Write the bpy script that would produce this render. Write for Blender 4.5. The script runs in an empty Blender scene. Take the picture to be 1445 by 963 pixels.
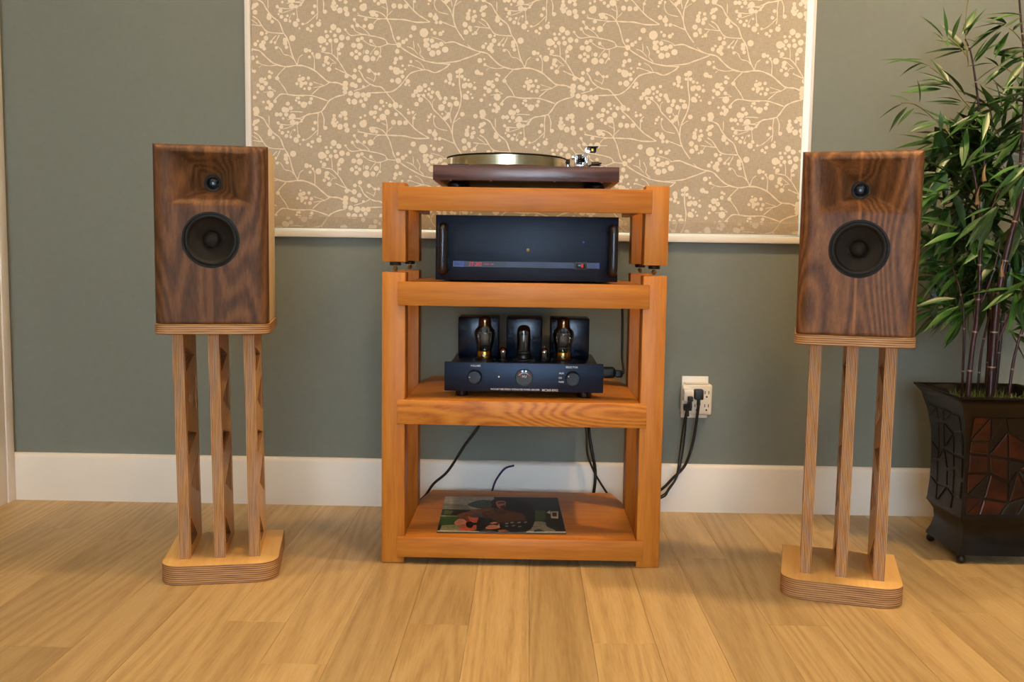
import bpy, bmesh, math, random
import numpy as np
from mathutils import Matrix, Vector, noise
SC = bpy.context.scene
COL = SC.collection
random.seed(7)
PI = math.pi

# ---------------------------------------------------------------- camera
F_PX = 1350.0
CAM_ROT = Matrix(((0.99975805, -0.01589150, 0.01520886),
                  (0.01659508, 0.09108852, -0.99570452),
                  (0.01443788, 0.99571599, 0.09133021)))
CAM_LOC = Vector((0, 0, 0.74))
cd = bpy.data.cameras.new('camera')
cd.sensor_width = 36.0
cd.lens = F_PX / 1445 * 36
cd.clip_start = 0.02
cam = bpy.data.objects.new('camera', cd)
cam.matrix_world = Matrix.Translation(CAM_LOC) @ CAM_ROT.to_4x4()
COL.objects.link(cam)
SC.camera = cam

# ---------------------------------------------------------------- world, lights, exposure
SC.view_settings.view_transform = 'Standard'
SC.view_settings.look = 'None'
SC.view_settings.exposure = 0.0
SC.view_settings.gamma = 1.0
SC.view_settings.use_curve_mapping = False
world = bpy.data.worlds.new('daylight')
SC.world = world
world.use_nodes = True
wbg = world.node_tree.nodes['Background']
wbg.inputs[0].default_value = (0.80, 0.90, 1.0, 1)
wbg.inputs[1].default_value = 16.0

CEIL = 2.34
WARM = (1.0, 0.69, 0.36)
COOL = (0.30, 0.55, 1.0)
# recessed ceiling lamps of the room: (x, y, watts)
DOWNLIGHTS = [(-0.95, 1.88, 10.5), (0.10, 1.75, 7.0), (1.20, 1.95, 25), (-1.00, 0.3, 8), (0.10, 0.3, 8), (1.20, 0.3, 8), (-0.75, -1.6, 8), (0.85, -1.6, 8)]


def lamp(name, loc, size, watts, color, rot=(0, 0, 0), sy=None, spread=PI):
    l = bpy.data.lights.new(name, 'AREA')
    l.energy = watts
    l.color = color
    l.size = size
    if sy:
        l.shape = 'RECTANGLE'
        l.size_y = sy
    else:
        l.shape = 'DISK'
    l.spread = spread
    o = bpy.data.objects.new(name, l)
    o.location = loc
    o.rotation_euler = rot
    COL.objects.link(o)
    return o


for i, (lx, ly, w) in enumerate(DOWNLIGHTS):
    lamp('downlight_glow', (lx, ly, CEIL - 0.012), 0.12, w, WARM, spread=math.radians(150))
# daylight through the window in the wall behind the camera
lamp('window_daylight', (0.1, -3.36, 1.25), 2.0, 19, COOL, rot=(PI / 2, 0, 0), sy=1.5)


# ---------------------------------------------------------------- materials
def lin(c):
    return tuple(((v / 255) / 12.92 if v / 255 <= 0.04045 else ((v / 255 + 0.055) / 1.055) ** 2.4) for v in c) + (1,)


def base_mat(name):
    m = bpy.data.materials.new(name)
    m.use_nodes = True
    nt = m.node_tree
    return m, nt, nt.nodes['Principled BSDF']


def N(nt, t, **kw):
    n = nt.nodes.new(t)
    for k, v in kw.items():
        setattr(n, k, v)
    return n


def ramp(nt, stops):
    r = nt.nodes.new('ShaderNodeValToRGB')
    e = r.color_ramp.elements
    while len(e) < len(stops):
        e.new(0.5)
    for q, (p, c) in zip(e, stops):
        q.position = p
        q.color = lin(c)
    return r


def plain(name, c, rough=0.5, metal=0.0, var=0.05, nscale=40, bump=0.0, spec=0.5, coat=0.0, stretch=None):
    m, nt, b = base_mat(name)
    tc = N(nt, 'ShaderNodeTexCoord')
    n = N(nt, 'ShaderNodeTexNoise')
    n.inputs['Scale'].default_value = nscale
    n.inputs['Detail'].default_value = 3
    if stretch:
        mp = N(nt, 'ShaderNodeMapping')
        mp.inputs['Scale'].default_value = stretch
        nt.links.new(tc.outputs['Object'], mp.inputs[0])
        nt.links.new(mp.outputs[0], n.inputs['Vector'])
    else:
        nt.links.new(tc.outputs['Object'], n.inputs['Vector'])
    lo = tuple(max(0, v * (1 - var)) for v in c)
    hi = tuple(min(255, v * (1 + var)) for v in c)
    r = ramp(nt, [(0.3, lo), (0.7, hi)])
    nt.links.new(n.outputs[0], r.inputs[0])
    nt.links.new(r.outputs[0], b.inputs['Base Color'])
    b.inputs['Roughness'].default_value = rough
    b.inputs['Metallic'].default_value = metal
    b.inputs['Specular IOR Level'].default_value = spec
    b.inputs['Coat Weight'].default_value = coat
    b.inputs['Coat Roughness'].default_value = 0.15
    if bump:
        bp = N(nt, 'ShaderNodeBump')
        bp.inputs['Strength'].default_value = bump
        bp.inputs['Distance'].default_value = 0.002
        nt.links.new(n.outputs[0], bp.inputs['Height'])
        nt.links.new(bp.outputs[0], b.inputs['Normal'])
    return m


def wood(name, dark, mid, light, axis='z', fine=130, ring=9, ringmix=0.45, dist=5.0, rough=0.45, coat=0.0, tone=0.12, streak=None, spec=0.35, along=0.07):
    """grain runs along `axis`; each object gets its own offset and tone"""
    m, nt, b = base_mat(name)
    L = nt.links.new
    tc = N(nt, 'ShaderNodeTexCoord')
    oi = N(nt, 'ShaderNodeObjectInfo')
    mul = N(nt, 'ShaderNodeMath', operation='MULTIPLY')
    mul.inputs[1].default_value = 7.3
    L(oi.outputs['Random'], mul.inputs[0])
    add = N(nt, 'ShaderNodeVectorMath', operation='ADD')
    cmb = N(nt, 'ShaderNodeCombineXYZ')
    for k in range(3):
        L(mul.outputs[0], cmb.inputs[k])
    L(tc.outputs['Object'], add.inputs[0])
    L(cmb.outputs[0], add.inputs[1])
    mp = N(nt, 'ShaderNodeMapping')
    s = [1, 1, 1]
    s['xyz'.index(axis)] = along
    mp.inputs['Scale'].default_value = s
    L(add.outputs[0], mp.inputs[0])
    n1 = N(nt, 'ShaderNodeTexNoise')
    n1.inputs['Scale'].default_value = fine
    n1.inputs['Detail'].default_value = 4
    n1.inputs['Roughness'].default_value = 0.6
    L(mp.outputs[0], n1.inputs['Vector'])
    # growth rings: contour lines of a stretched smooth noise field
    n2 = N(nt, 'ShaderNodeTexNoise')
    n2.inputs['Scale'].default_value = ring
    n2.inputs['Detail'].default_value = 1.2
    L(mp.outputs[0], n2.inputs['Vector'])
    m2 = N(nt, 'ShaderNodeMath', operation='MULTIPLY')
    m2.inputs[1].default_value = dist * 12
    L(n2.outputs[0], m2.inputs[0])
    sn = N(nt, 'ShaderNodeMath', operation='SINE')
    L(m2.outputs[0], sn.inputs[0])
    sc = N(nt, 'ShaderNodeMath', operation='MULTIPLY_ADD')
    sc.inputs[1].default_value = 0.5
    sc.inputs[2].default_value = 0.5
    L(sn.outputs[0], sc.inputs[0])
    mx = N(nt, 'ShaderNodeMix')
    mx.inputs[0].default_value = ringmix
    L(n1.outputs[0], mx.inputs[2])
    L(sc.outputs[0], mx.inputs[3])
    r = ramp(nt, [(0.15, dark), (0.5, mid), (0.85, light)])
    L(mx.outputs[0], r.inputs[0])
    out = r.outputs[0]
    if streak:
        sep = N(nt, 'ShaderNodeSeparateXYZ')
        L(tc.outputs['Object'], sep.inputs[0])
        n3 = N(nt, 'ShaderNodeTexNoise')
        n3.inputs['Scale'].default_value = 11
        L(mp.outputs[0], n3.inputs['Vector'])
        off = N(nt, 'ShaderNodeMath', operation='MULTIPLY_ADD')
        off.inputs[1].default_value = 0.022
        off.inputs[2].default_value = -0.011 + streak[0]
        L(n3.outputs[0], off.inputs[0])
        su = N(nt, 'ShaderNodeMath', operation='SUBTRACT')
        L(sep.outputs[0], su.inputs[0])
        L(off.outputs[0], su.inputs[1])
        ab = N(nt, 'ShaderNodeMath', operation='ABSOLUTE')
        L(su.outputs[0], ab.inputs[0])
        mr = N(nt, 'ShaderNodeMapRange')
        mr.inputs['From Min'].default_value = streak[1] * 0.5
        mr.inputs['From Max'].default_value = streak[1]
        mr.inputs['To Min'].default_value = 0.38
        mr.inputs['To Max'].default_value = 0.0
        L(ab.outputs[0], mr.inputs[0])
        ms = N(nt, 'ShaderNodeMix', data_type='RGBA')
        ms.inputs[7].default_value = lin(streak[2])
        L(mr.outputs[0], ms.inputs[0])
        L(out, ms.inputs[6])
        out = ms.outputs[2]
    hv = N(nt, 'ShaderNodeHueSaturation')
    tr = N(nt, 'ShaderNodeMapRange')
    tr.inputs['To Min'].default_value = 1 - tone
    tr.inputs['To Max'].default_value = 1 + tone
    L(oi.outputs['Random'], tr.inputs[0])
    L(tr.outputs[0], hv.inputs['Value'])
    L(out, hv.inputs['Color'])
    L(hv.outputs[0], b.inputs['Base Color'])
    b.inputs['Roughness'].default_value = rough
    b.inputs['Specular IOR Level'].default_value = spec
    b.inputs['Coat Weight'].default_value = coat
    b.inputs['Coat Roughness'].default_value = 0.2
    bp = N(nt, 'ShaderNodeBump')
    bp.inputs['Strength'].default_value = 0.08
    bp.inputs['Distance'].default_value = 0.001
    L(n1.outputs[0], bp.inputs['Height'])
    L(bp.outputs[0], b.inputs['Normal'])
    return m


def plywood(name, axis, period=0.0042):
    """stacked veneer edges: stripes across `axis`"""
    m, nt, b = base_mat(name)
    L = nt.links.new
    tc = N(nt, 'ShaderNodeTexCoord')
    w = N(nt, 'ShaderNodeTexWave', wave_type='BANDS', bands_direction=axis, wave_profile='SIN')
    w.inputs['Scale'].default_value = 0.31416 / period
    w.inputs['Distortion'].default_value = 0.5
    w.inputs['Detail'].default_value = 2
    w.inputs['Detail Scale'].default_value = 0.12
    L(tc.outputs['Object'], w.inputs['Vector'])
    mp = N(nt, 'ShaderNodeMapping')
    s = [14, 14, 14]
    s['XYZ'.index(axis)] = 420
    mp.inputs['Scale'].default_value = s
    L(tc.outputs['Object'], mp.inputs[0])
    n = N(nt, 'ShaderNodeTexNoise')
    n.inputs['Scale'].default_value = 1
    n.inputs['Detail'].default_value = 3
    L(mp.outputs[0], n.inputs['Vector'])
    mx = N(nt, 'ShaderNodeMix')
    mx.inputs[0].default_value = 0.62
    L(w.outputs[1], mx.inputs[2])
    L(n.outputs[0], mx.inputs[3])
    r = ramp(nt, [(0.22, (62, 36, 22)), (0.38, (134, 90, 55)), (0.55, (176, 130, 84)), (0.82, (206, 164, 112))])
    L(mx.outputs[0], r.inputs[0])
    L(r.outputs[0], b.inputs['Base Color'])
    b.inputs['Roughness'].default_value = 0.6
    return m


def emit(name, c, strength):
    m, nt, b = base_mat(name)
    b.inputs['Base Color'].default_value = lin(c)
    b.inputs['Emission Color'].default_value = lin(c)
    b.inputs['Emission Strength'].default_value = strength
    return m


def glass(name, tint=(255, 255, 255), refl=1.0):
    m = bpy.data.materials.new(name)
    m.use_nodes = True
    nt = m.node_tree
    nt.nodes.remove(nt.nodes['Principled BSDF'])
    out = nt.nodes['Material Output']
    t = N(nt, 'ShaderNodeBsdfTransparent')
    t.inputs[0].default_value = lin(tint)
    g = N(nt, 'ShaderNodeBsdfGlossy')
    g.inputs['Roughness'].default_value = 0.03
    f = N(nt, 'ShaderNodeFresnel')
    f.inputs[0].default_value = 1.5
    mx = N(nt, 'ShaderNodeMixShader')
    nt.links.new(f.outputs[0], mx.inputs[0])
    nt.links.new(t.outputs[0], mx.inputs[1])
    nt.links.new(g.outputs[0], mx.inputs[2])
    nt.links.new(mx.outputs[0], out.inputs[0])
    return m


M = {}
M['wall'] = plain('wall_paint', (120, 125, 118), rough=0.75, var=0.012, nscale=60, bump=0.03, spec=0.25)
M['trim'] = plain('white_trim_paint', (226, 218, 208), rough=0.4, var=0.01, nscale=8)
M['ceil'] = plain('ceiling_paint', (232, 230, 224), rough=0.9, var=0.01)
M['oak'] = wood('pale_oak', (152, 122, 78), (180, 151, 104), (196, 169, 122), 'y', fine=240, ring=6, ringmix=0.24, dist=9, rough=0.38, along=0.05, tone=0.15, spec=0.4)
M['subfloor'] = plain('dark_joint', (96, 66, 36), rough=0.9)
FIR = ((154, 86, 26), (186, 116, 40), (204, 136, 54))
for a in 'xyz':
    M['fir_' + a] = wood('honey_fir_' + a, *FIR, a, fine=110, ring=10, ringmix=0.16, dist=2.2, rough=0.42, coat=0.0, tone=0.05, spec=0.28)
M['fir_fig'] = wood('figured_fir', (146, 78, 24), (194, 122, 46), (208, 140, 58), 'x', fine=140, ring=10, ringmix=0.36, dist=11, rough=0.42, coat=0.0, tone=0.0, spec=0.28, along=0.2)
M['walnut_l'] = wood('walnut_left', (52, 33, 20), (92, 60, 37), (126, 86, 54), 'z', fine=200, ring=8, ringmix=0.30, dist=9.0, rough=0.52, coat=0.0, spec=0.22, tone=0.02, streak=(-0.004, 0.009, (140, 92, 56)), along=0.2)
M['walnut_r'] = wood('walnut_right', (58, 36, 21), (104, 66, 39), (142, 96, 58), 'z', fine=200, ring=7.5, ringmix=0.34, dist=10, rough=0.48, coat=0.0, spec=0.26, tone=0.02, streak=(-0.003, 0.004, (180, 122, 76)), along=0.26)
M['maple'] = wood('cream_maple', (206, 176, 128), (220, 194, 148), (230, 206, 162), 'z', fine=120, ringmix=0.15, tone=0.02, rough=0.45)
M['birch'] = wood('birch_veneer', (198, 150, 84), (214, 170, 102), (224, 184, 118), 'y', fine=90, ring=6, ringmix=0.2, tone=0.03, rough=0.4)
M['ply_z'] = plywood('plywood_edge_flat', 'Z', 0.0046)
M['ply_x'] = plywood('plywood_edge_upright', 'X', 0.0033)
M['rosewood'] = wood('rosewood', (54, 37, 37), (88, 63, 62), (112, 84, 80), 'x', fine=160, ring=10, ringmix=0.4, dist=5, rough=0.3, coat=0.3, tone=0.0)
M['black'] = plain('black_plastic', (12, 12, 13), rough=0.4, var=0.1)
M['rubber'] = plain('black_rubber', (13, 12, 12), rough=0.6, var=0.08, spec=0.3)
M['cone'] = plain('dark_paper_cone', (30, 27, 24), rough=0.7, var=0.06, nscale=90, spec=0.2)
M['black_metal'] = plain('brushed_black_metal', (25, 31, 43), rough=0.44, metal=0.7, var=0.16, nscale=1, stretch=(4, 300, 500))
M['black_gloss'] = plain('gloss_black_enamel', (18, 24, 36), rough=0.22, metal=0.35, var=0.06)
M['navy_metal'] = plain('brushed_navy_metal', (19, 33, 54), rough=0.38, metal=0.6, var=0.14, nscale=1, stretch=(4, 300, 500))
M['navy_gloss'] = plain('navy_enamel', (13, 23, 40), rough=0.24, metal=0.35, var=0.06)
M['satin'] = plain('satin_black_handle', (60, 60, 66), rough=0.32, metal=0.8, var=0.05)
M['chrome'] = plain('chrome', (225, 225, 228), rough=0.12, metal=1.0, var=0.02)
M['alu'] = plain('brushed_aluminium', (226, 212, 180), rough=0.26, metal=1.0, var=0.04, nscale=1, stretch=(3, 3, 700))
M['brass'] = plain('brass', (214, 184, 124), rough=0.38, metal=1.0, var=0.04)
M['gold'] = plain('gold_base', (200, 150, 60), rough=0.25, metal=1.0, var=0.04)
M['white_pl'] = plain('white_plastic', (232, 226, 214), rough=0.35, var=0.01)
M['ivory_pl'] = plain('almond_plastic', (222, 210, 190), rough=0.35, var=0.01)
M['slot'] = plain('socket_slot', (24, 22, 20), rough=0.7)
M['cable'] = plain('black_cable', (18, 18, 19), rough=0.45, var=0.1)
M['bluecable'] = plain('blue_cable', (34, 48, 92), rough=0.45, var=0.1)
M['print_white'] = plain('white_lettering', (220, 216, 208), rough=0.6, var=0.01)
M['print_blue'] = plain('blue_lettering', (44, 74, 158), rough=0.5, var=0.02)
M['print_bluedk'] = plain('dim_blue_band', (27, 38, 66), rough=0.45, var=0.05)
M['print_red'] = plain('red_lettering', (196, 44, 40), rough=0.5, var=0.02)
M['switch_red'] = emit('red_switch_glow', (190, 34, 20), 0.3)
M['lamp_white'] = emit('meter_lamp', (150, 190, 255), 1.0)
M['lens'] = emit('downlight_lens', (255, 222, 170), 4.0)
M['tubeglass'] = glass('valve_glass', (246, 240, 232))
M['pane'] = glass('window_pane', (244, 250, 250))
M['getter'] = plain('silver_getter', (70, 52, 44), rough=0.2, metal=0.9, var=0.1)
M['getter_gold'] = plain('bronze_getter', (112, 84, 52), rough=0.24, metal=0.9, var=0.1)
M['plate'] = plain('grey_anode', (62, 58, 56), rough=0.45, metal=0.5, var=0.1)
M['pot'] = plain('dark_bronze', (24, 18, 13), rough=0.38, metal=0.45, var=0.3, nscale=22, bump=0.25)
M['pot_smooth'] = plain('dark_bronze_band', (30, 23, 18), rough=0.34, metal=0.45, var=0.12, nscale=14)
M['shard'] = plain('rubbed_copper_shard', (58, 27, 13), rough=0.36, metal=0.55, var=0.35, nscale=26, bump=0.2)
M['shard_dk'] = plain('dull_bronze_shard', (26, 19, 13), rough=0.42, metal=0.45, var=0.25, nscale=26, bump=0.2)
M['moss'] = plain('moss', (92, 104, 44), rough=0.9, var=0.35, nscale=60)
M['fabric'] = None


def fabric(name, c):
    m, nt, b = base_mat(name)
    L = nt.links.new
    tc = N(nt, 'ShaderNodeTexCoord')
    outs = []
    for s in ((1300, 40, 60), (60, 40, 1300)):
        mp = N(nt, 'ShaderNodeMapping')
        mp.inputs['Scale'].default_value = s
        L(tc.outputs['Object'], mp.inputs[0])
        n = N(nt, 'ShaderNodeTexNoise')
        n.inputs['Scale'].default_value = 1
        n.inputs['Detail'].default_value = 2
        L(mp.outputs[0], n.inputs['Vector'])
        outs.append(n.outputs[0])
    ad = N(nt, 'ShaderNodeMath', operation='ADD')
    L(outs[0], ad.inputs[0])
    L(outs[1], ad.inputs[1])
    r = ramp(nt, [(0.3, tuple(v * 0.86 for v in c)), (0.7, tuple(min(255, v * 1.12) for v in c))])
    hf = N(nt, 'ShaderNodeMath', operation='MULTIPLY')
    hf.inputs[1].default_value = 0.5
    L(ad.outputs[0], hf.inputs[0])
    L(hf.outputs[0], r.inputs[0])
    L(r.outputs[0], b.inputs['Base Color'])
    b.inputs['Roughness'].default_value = 0.9
    b.inputs['Specular IOR Level'].default_value = 0.1
    bp = N(nt, 'ShaderNodeBump')
    bp.inputs['Strength'].default_value = 0.15
    bp.inputs['Distance'].default_value = 0.0005
    L(ad.outputs[0], bp.inputs['Height'])
    L(bp.outputs[0], b.inputs['Normal'])
    return m


M['fabric'] = fabric('taupe_blind_fabric', (180, 166, 146))
M['fabric_hem'] = fabric('taupe_blind_hem', (168, 154, 136))
M['printc'] = plain('cream_print', (228, 216, 197), rough=0.9, var=0.02, spec=0.1)
M['printc_dim'] = plain('cream_print_hem', (192, 180, 160), rough=0.9, var=0.02, spec=0.1)


def leafmat(name, a, bcol, back):
    m, nt, b = base_mat(name)
    L = nt.links.new
    tc = N(nt, 'ShaderNodeTexCoord')
    oi = N(nt, 'ShaderNodeObjectInfo')
    sep = N(nt, 'ShaderNodeSeparateXYZ')
    L(tc.outputs['Object'], sep.inputs[0])
    ab = N(nt, 'ShaderNodeMath', operation='ABSOLUTE')
    L(sep.outputs[1], ab.inputs[0])
    mr = N(nt, 'ShaderNodeMapRange')
    mr.inputs['From Max'].default_value = 0.003
    L(ab.outputs[0], mr.inputs[0])
    n = N(nt, 'ShaderNodeTexNoise')
    n.inputs['Scale'].default_value = 9
    L(tc.outputs['Object'], n.inputs['Vector'])
    av = N(nt, 'ShaderNodeMath', operation='MULTIPLY_ADD')
    av.inputs[1].default_value = 0.6
    L(oi.outputs['Random'], av.inputs[0])
    m3 = N(nt, 'ShaderNodeMath', operation='MULTIPLY')
    m3.inputs[1].default_value = 0.4
    L(n.outputs[0], m3.inputs[0])
    L(m3.outputs[0], av.inputs[2])
    r = ramp(nt, [(0.1, a), (0.9, bcol)])
    L(av.outputs[0], r.inputs[0])
    rib = N(nt, 'ShaderNodeMix', data_type='RGBA')
    rib.inputs[6].default_value = lin(tuple(v * 1.3 for v in back))
    L(mr.outputs[0], rib.inputs[0])
    L(r.outputs[0], rib.inputs[7])
    geo = N(nt, 'ShaderNodeNewGeometry')
    bk = N(nt, 'ShaderNodeMix', data_type='RGBA')
    bk.inputs[7].default_value = lin(back)
    L(geo.outputs['Backfacing'], bk.inputs[0])
    L(rib.outputs[2], bk.inputs[6])
    L(bk.outputs[2], b.inputs['Base Color'])
    b.inputs['Roughness'].default_value = 0.42
    return m


M['leaf'] = leafmat('bamboo_leaf', (15, 38, 11), (58, 108, 36), (44, 76, 32))
M['cane'] = plain('maroon_cane', (48, 20, 21), rough=0.35, var=0.3, nscale=30)
M['cane_node'] = plain('pale_cane_node', (150, 132, 118), rough=0.6, var=0.15)
M['sheath'] = plain('dry_cane_sheath', (124, 98, 64), rough=0.7, var=0.15)
M['twig'] = plain('olive_twig', (112, 104, 50), rough=0.6, var=0.2)


# ---------------------------------------------------------------- mesh helpers
def link(name, me, parent=None, mats=(), smooth=None):
    o = bpy.data.objects.new(name, me)
    for m in mats:
        me.materials.append(m if not isinstance(m, str) else M[m])
    if smooth is not None:
        me.polygons.foreach_set('use_smooth', [True] * len(me.polygons))
        me.set_sharp_from_angle(angle=math.radians(smooth))
    COL.objects.link(o)
    if parent:
        o.parent = parent
    return o


def build(name, bm, mats, parent=None, smooth=None):
    bmesh.ops.recalc_face_normals(bm, faces=bm.faces)
    me = bpy.data.meshes.new(name)
    bm.to_mesh(me)
    bm.free()
    if not isinstance(mats, (list, tuple)):
        mats = [mats]
    return link(name, me, parent, mats, smooth)


def thing(name, label, cat, loc=(0, 0, 0), rz=0.0, group=None):
    o = bpy.data.objects.new(name, None)
    o.empty_display_size = 0.05
    o.location = loc
    o.rotation_euler = (0, 0, rz)
    COL.objects.link(o)
    return tag(o, label, cat, group)


def tag(o, label, cat, group=None):
    o['label'] = label
    o['category'] = cat
    if group:
        o['group'] = group
    return o


def struct(o):
    o['kind'] = 'structure'
    return o


def box(bm, x0, x1, y0, y1, z0, z1, bev=0.0, mi=0, seg=2):
    vs = [bm.verts.new(p) for p in ((x0, y0, z0), (x1, y0, z0), (x1, y1, z0), (x0, y1, z0), (x0, y0, z1), (x1, y0, z1), (x1, y1, z1), (x0, y1, z1))]
    fs = [bm.faces.new([vs[i] for i in q]) for q in ((0, 3, 2, 1), (4, 5, 6, 7), (0, 1, 5, 4), (1, 2, 6, 5), (2, 3, 7, 6), (3, 0, 4, 7))]
    for f in fs:
        f.material_index = mi
    if bev:
        es = list({e for f in fs for e in f.edges})
        r = bmesh.ops.bevel(bm, geom=es, offset=bev, segments=seg, affect='EDGES', profile=0.5)
        for f in r['faces']:
            f.material_index = mi


def bx(name, x0, x1, y0, y1, z0, z1, mat, parent=None, bev=0.0015):
    bm = bmesh.new()
    box(bm, x0, x1, y0, y1, z0, z1, bev)
    return build(name, bm, mat, parent, 30)


def lathe(bm, prof, c=(0, 0, 0), seg=32, axis='z', mi=0, cap=True):
    """prof: list of (r, h)"""
    def P(r, h, a):
        u, v = r * math.cos(a), r * math.sin(a)
        if axis == 'z':
            p = (u, v, h)
        elif axis == 'y':
            p = (u, h, v)
        else:
            p = (h, u, v)
        return (c[0] + p[0], c[1] + p[1], c[2] + p[2])
    rings = []
    for r, h in prof:
        if r < 1e-6:
            rings.append([bm.verts.new(P(0, h, 0))])
        else:
            rings.append([bm.verts.new(P(r, h, 2 * PI * k / seg)) for k in range(seg)])
    for A, B in zip(rings, rings[1:]):
        if len(A) == 1 and len(B) == 1:
            continue
        for k in range(seg):
            k2 = (k + 1) % seg
            if len(A) == 1:
                q = [A[0], B[k], B[k2]]
            elif len(B) == 1:
                q = [A[k], A[k2], B[0]]
            else:
                q = [A[k], A[k2], B[k2], B[k]]
            f = bm.faces.new(q)
            f.material_index = mi
    if cap:
        for Rr in (rings[0], rings[-1]):
            if len(Rr) > 2:
                f = bm.faces.new(Rr)
                f.material_index = mi


def lat(name, prof, c, mat, parent=None, seg=32, axis='z', smooth=35, cap=True):
    bm = bmesh.new()
    lathe(bm, prof, c, seg, axis, 0, cap)
    return build(name, bm, mat, parent, smooth)


def spline(pts, per=8):
    P = [Vector(p) for p in pts]
    P = [P[0] * 2 - P[1]] + P + [P[-1] * 2 - P[-2]]
    out = []
    for i in range(1, len(P) - 2):
        for k in range(per):
            t = k / per
            a, b, c, d = P[i - 1], P[i], P[i + 1], P[i + 2]
            out.append(0.5 * ((2 * b) + (c - a) * t + (2 * a - 5 * b + 4 * c - d) * t * t + (3 * b - a - 3 * c + d) * t ** 3))
    out.append(P[-2])
    return out


def tube(bm, pts, r, seg=8, mi=0, smooth=True, per=8):
    pts = spline(pts, per) if smooth else [Vector(p) for p in pts]
    n = len(pts)
    rr = r if callable(r) else (lambda t: r)
    prev = None
    rings = []
    up = Vector((0.31, 0.17, 0.93)).normalized()
    for i, p in enumerate(pts):
        d = (pts[min(i + 1, n - 1)] - pts[max(i - 1, 0)]).normalized()
        a = prev if prev is not None else up.cross(d)
        if prev is None and a.length < 0.05:
            a = Vector((1, 0, 0)).cross(d)
        a = (a - d * a.dot(d)).normalized()
        prev = a
        b = d.cross(a)
        rad = rr(i / (n - 1))
        rings.append([bm.verts.new(p + (a * math.cos(2 * PI * k / seg) + b * math.sin(2 * PI * k / seg)) * rad) for k in range(seg)])
    for A, B in zip(rings, rings[1:]):
        for k in range(seg):
            f = bm.faces.new([A[k], A[(k + 1) % seg], B[(k + 1) % seg], B[k]])
            f.material_index = mi
    bm.faces.new(rings[0][::-1]).material_index = mi
    bm.faces.new(rings[-1]).material_index = mi


def tb(name, pts, r, mat, parent=None, seg=8, smooth=True, per=8):
    bm = bmesh.new()
    tube(bm, pts, r, seg, 0, smooth, per)
    return build(name, bm, mat, parent, 50)


def text(name, s, size, loc, mat, parent=None, align='CENTER', shear=0.0, sx=1.0, bold=0.0, rot=(PI / 2, 0, 0)):
    cu = bpy.data.curves.new(name, 'FONT')
    cu.body = s
    cu.size = size
    cu.align_x = align
    cu.align_y = 'CENTER'
    cu.shear = shear
    cu.extrude = 0.0001
    cu.offset = bold
    cu.resolution_u = 2
    t = bpy.data.objects.new(name, cu)
    COL.objects.link(t)
    dg = bpy.context.evaluated_depsgraph_get()
    me = bpy.data.meshes.new_from_object(t.evaluated_get(dg))
    bpy.data.objects.remove(t)
    bpy.data.curves.remove(cu)
    me.name = name
    me.materials.clear()
    o = link(name, me, parent, [mat])
    o.location = loc
    o.rotation_euler = rot
    o.scale = (sx, 1, 1)
    return o


def poly(bm, pts, z, mi=0, flip=False):
    vs = [bm.verts.new((x, y, z)) for x, y in pts]
    f = bm.faces.new(vs)
    f.material_index = mi
    return f


# ---------------------------------------------------------------- the room
XL, XR, YB, YF = -1.505, 2.6, 2.74, -3.4
WX0, WX1, WZ0, WZ1 = -0.803, 0.788, 0.778, 2.12      # window opening in the back wall
floor = struct(bx('floor', XL - 0.1, XR + 0.1, YF - 0.1, YB + 0.1, -0.06, -0.013, 'subfloor', bev=0))
bm = bmesh.new()
PW = 0.121
PY0 = 0.55
box(bm, XL, XR, YF, PY0, -0.013, 0)
floor_rest = build('boards_behind_camera', bm, 'oak', floor)
floor_rest['kind'] = 'stuff'
butts = {-8: [1.702], -5: [1.845], -4: [1.652], -10: [2.089], 4: [1.8807], 1: [1.7717], -2: [1.848], 7: [1.9717],
         -12: [1.6], -11: [1.2, 2.45], -9: [1.1, 2.36], -7: [1.05, 2.50], -6: [2.17], -3: [2.30, 1.1], -1: [1.0], 0: [1.15, 2.4], 2: [1.2, 2.52],
         3: [1.35, 2.30], 5: [1.5, 2.36], 6: [1.3, 2.55], 8: [1.6, 2.2], 9: [2.13], 10: [1.4, 2.42]}
rp = random.Random(3)
k = -13
while 0.014 + PW * k < XR:
    x0, x1 = max(0.014 + PW * k, XL), min(0.014 + PW * (k + 1), XR)
    if x1 - x0 > 0.01:
        ys = sorted(butts.get(k, [rp.uniform(1.0, 2.3)]))
        ys = [PY0] + ys + [YB]
        for a, b_ in zip(ys, ys[1:]):
            g, c, top = 0.0002, 0.0005, rp.uniform(-0.0003, 0.0)
            bm = bmesh.new()
            lo = [bm.verts.new(p) for p in ((x0 + g, a + g, -0.0128), (x1 - g, a + g, -0.0128), (x1 - g, b_ - g, -0.0128), (x0 + g, b_ - g, -0.0128))]
            md = [bm.verts.new((v.co.x, v.co.y, top - c)) for v in lo]
            hi = [bm.verts.new((v.co.x + (c if i in (0, 3) else -c), v.co.y + (c if i in (0, 1) else -c), top)) for i, v in enumerate(lo)]
            bm.faces.new(hi)
            for i in range(4):
                j = (i + 1) % 4
                bm.faces.new((lo[i], lo[j], md[j], md[i]))
                bm.faces.new((md[i], md[j], hi[j], hi[i]))
            build('plank', bm, 'oak', floor)
    k += 1

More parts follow.
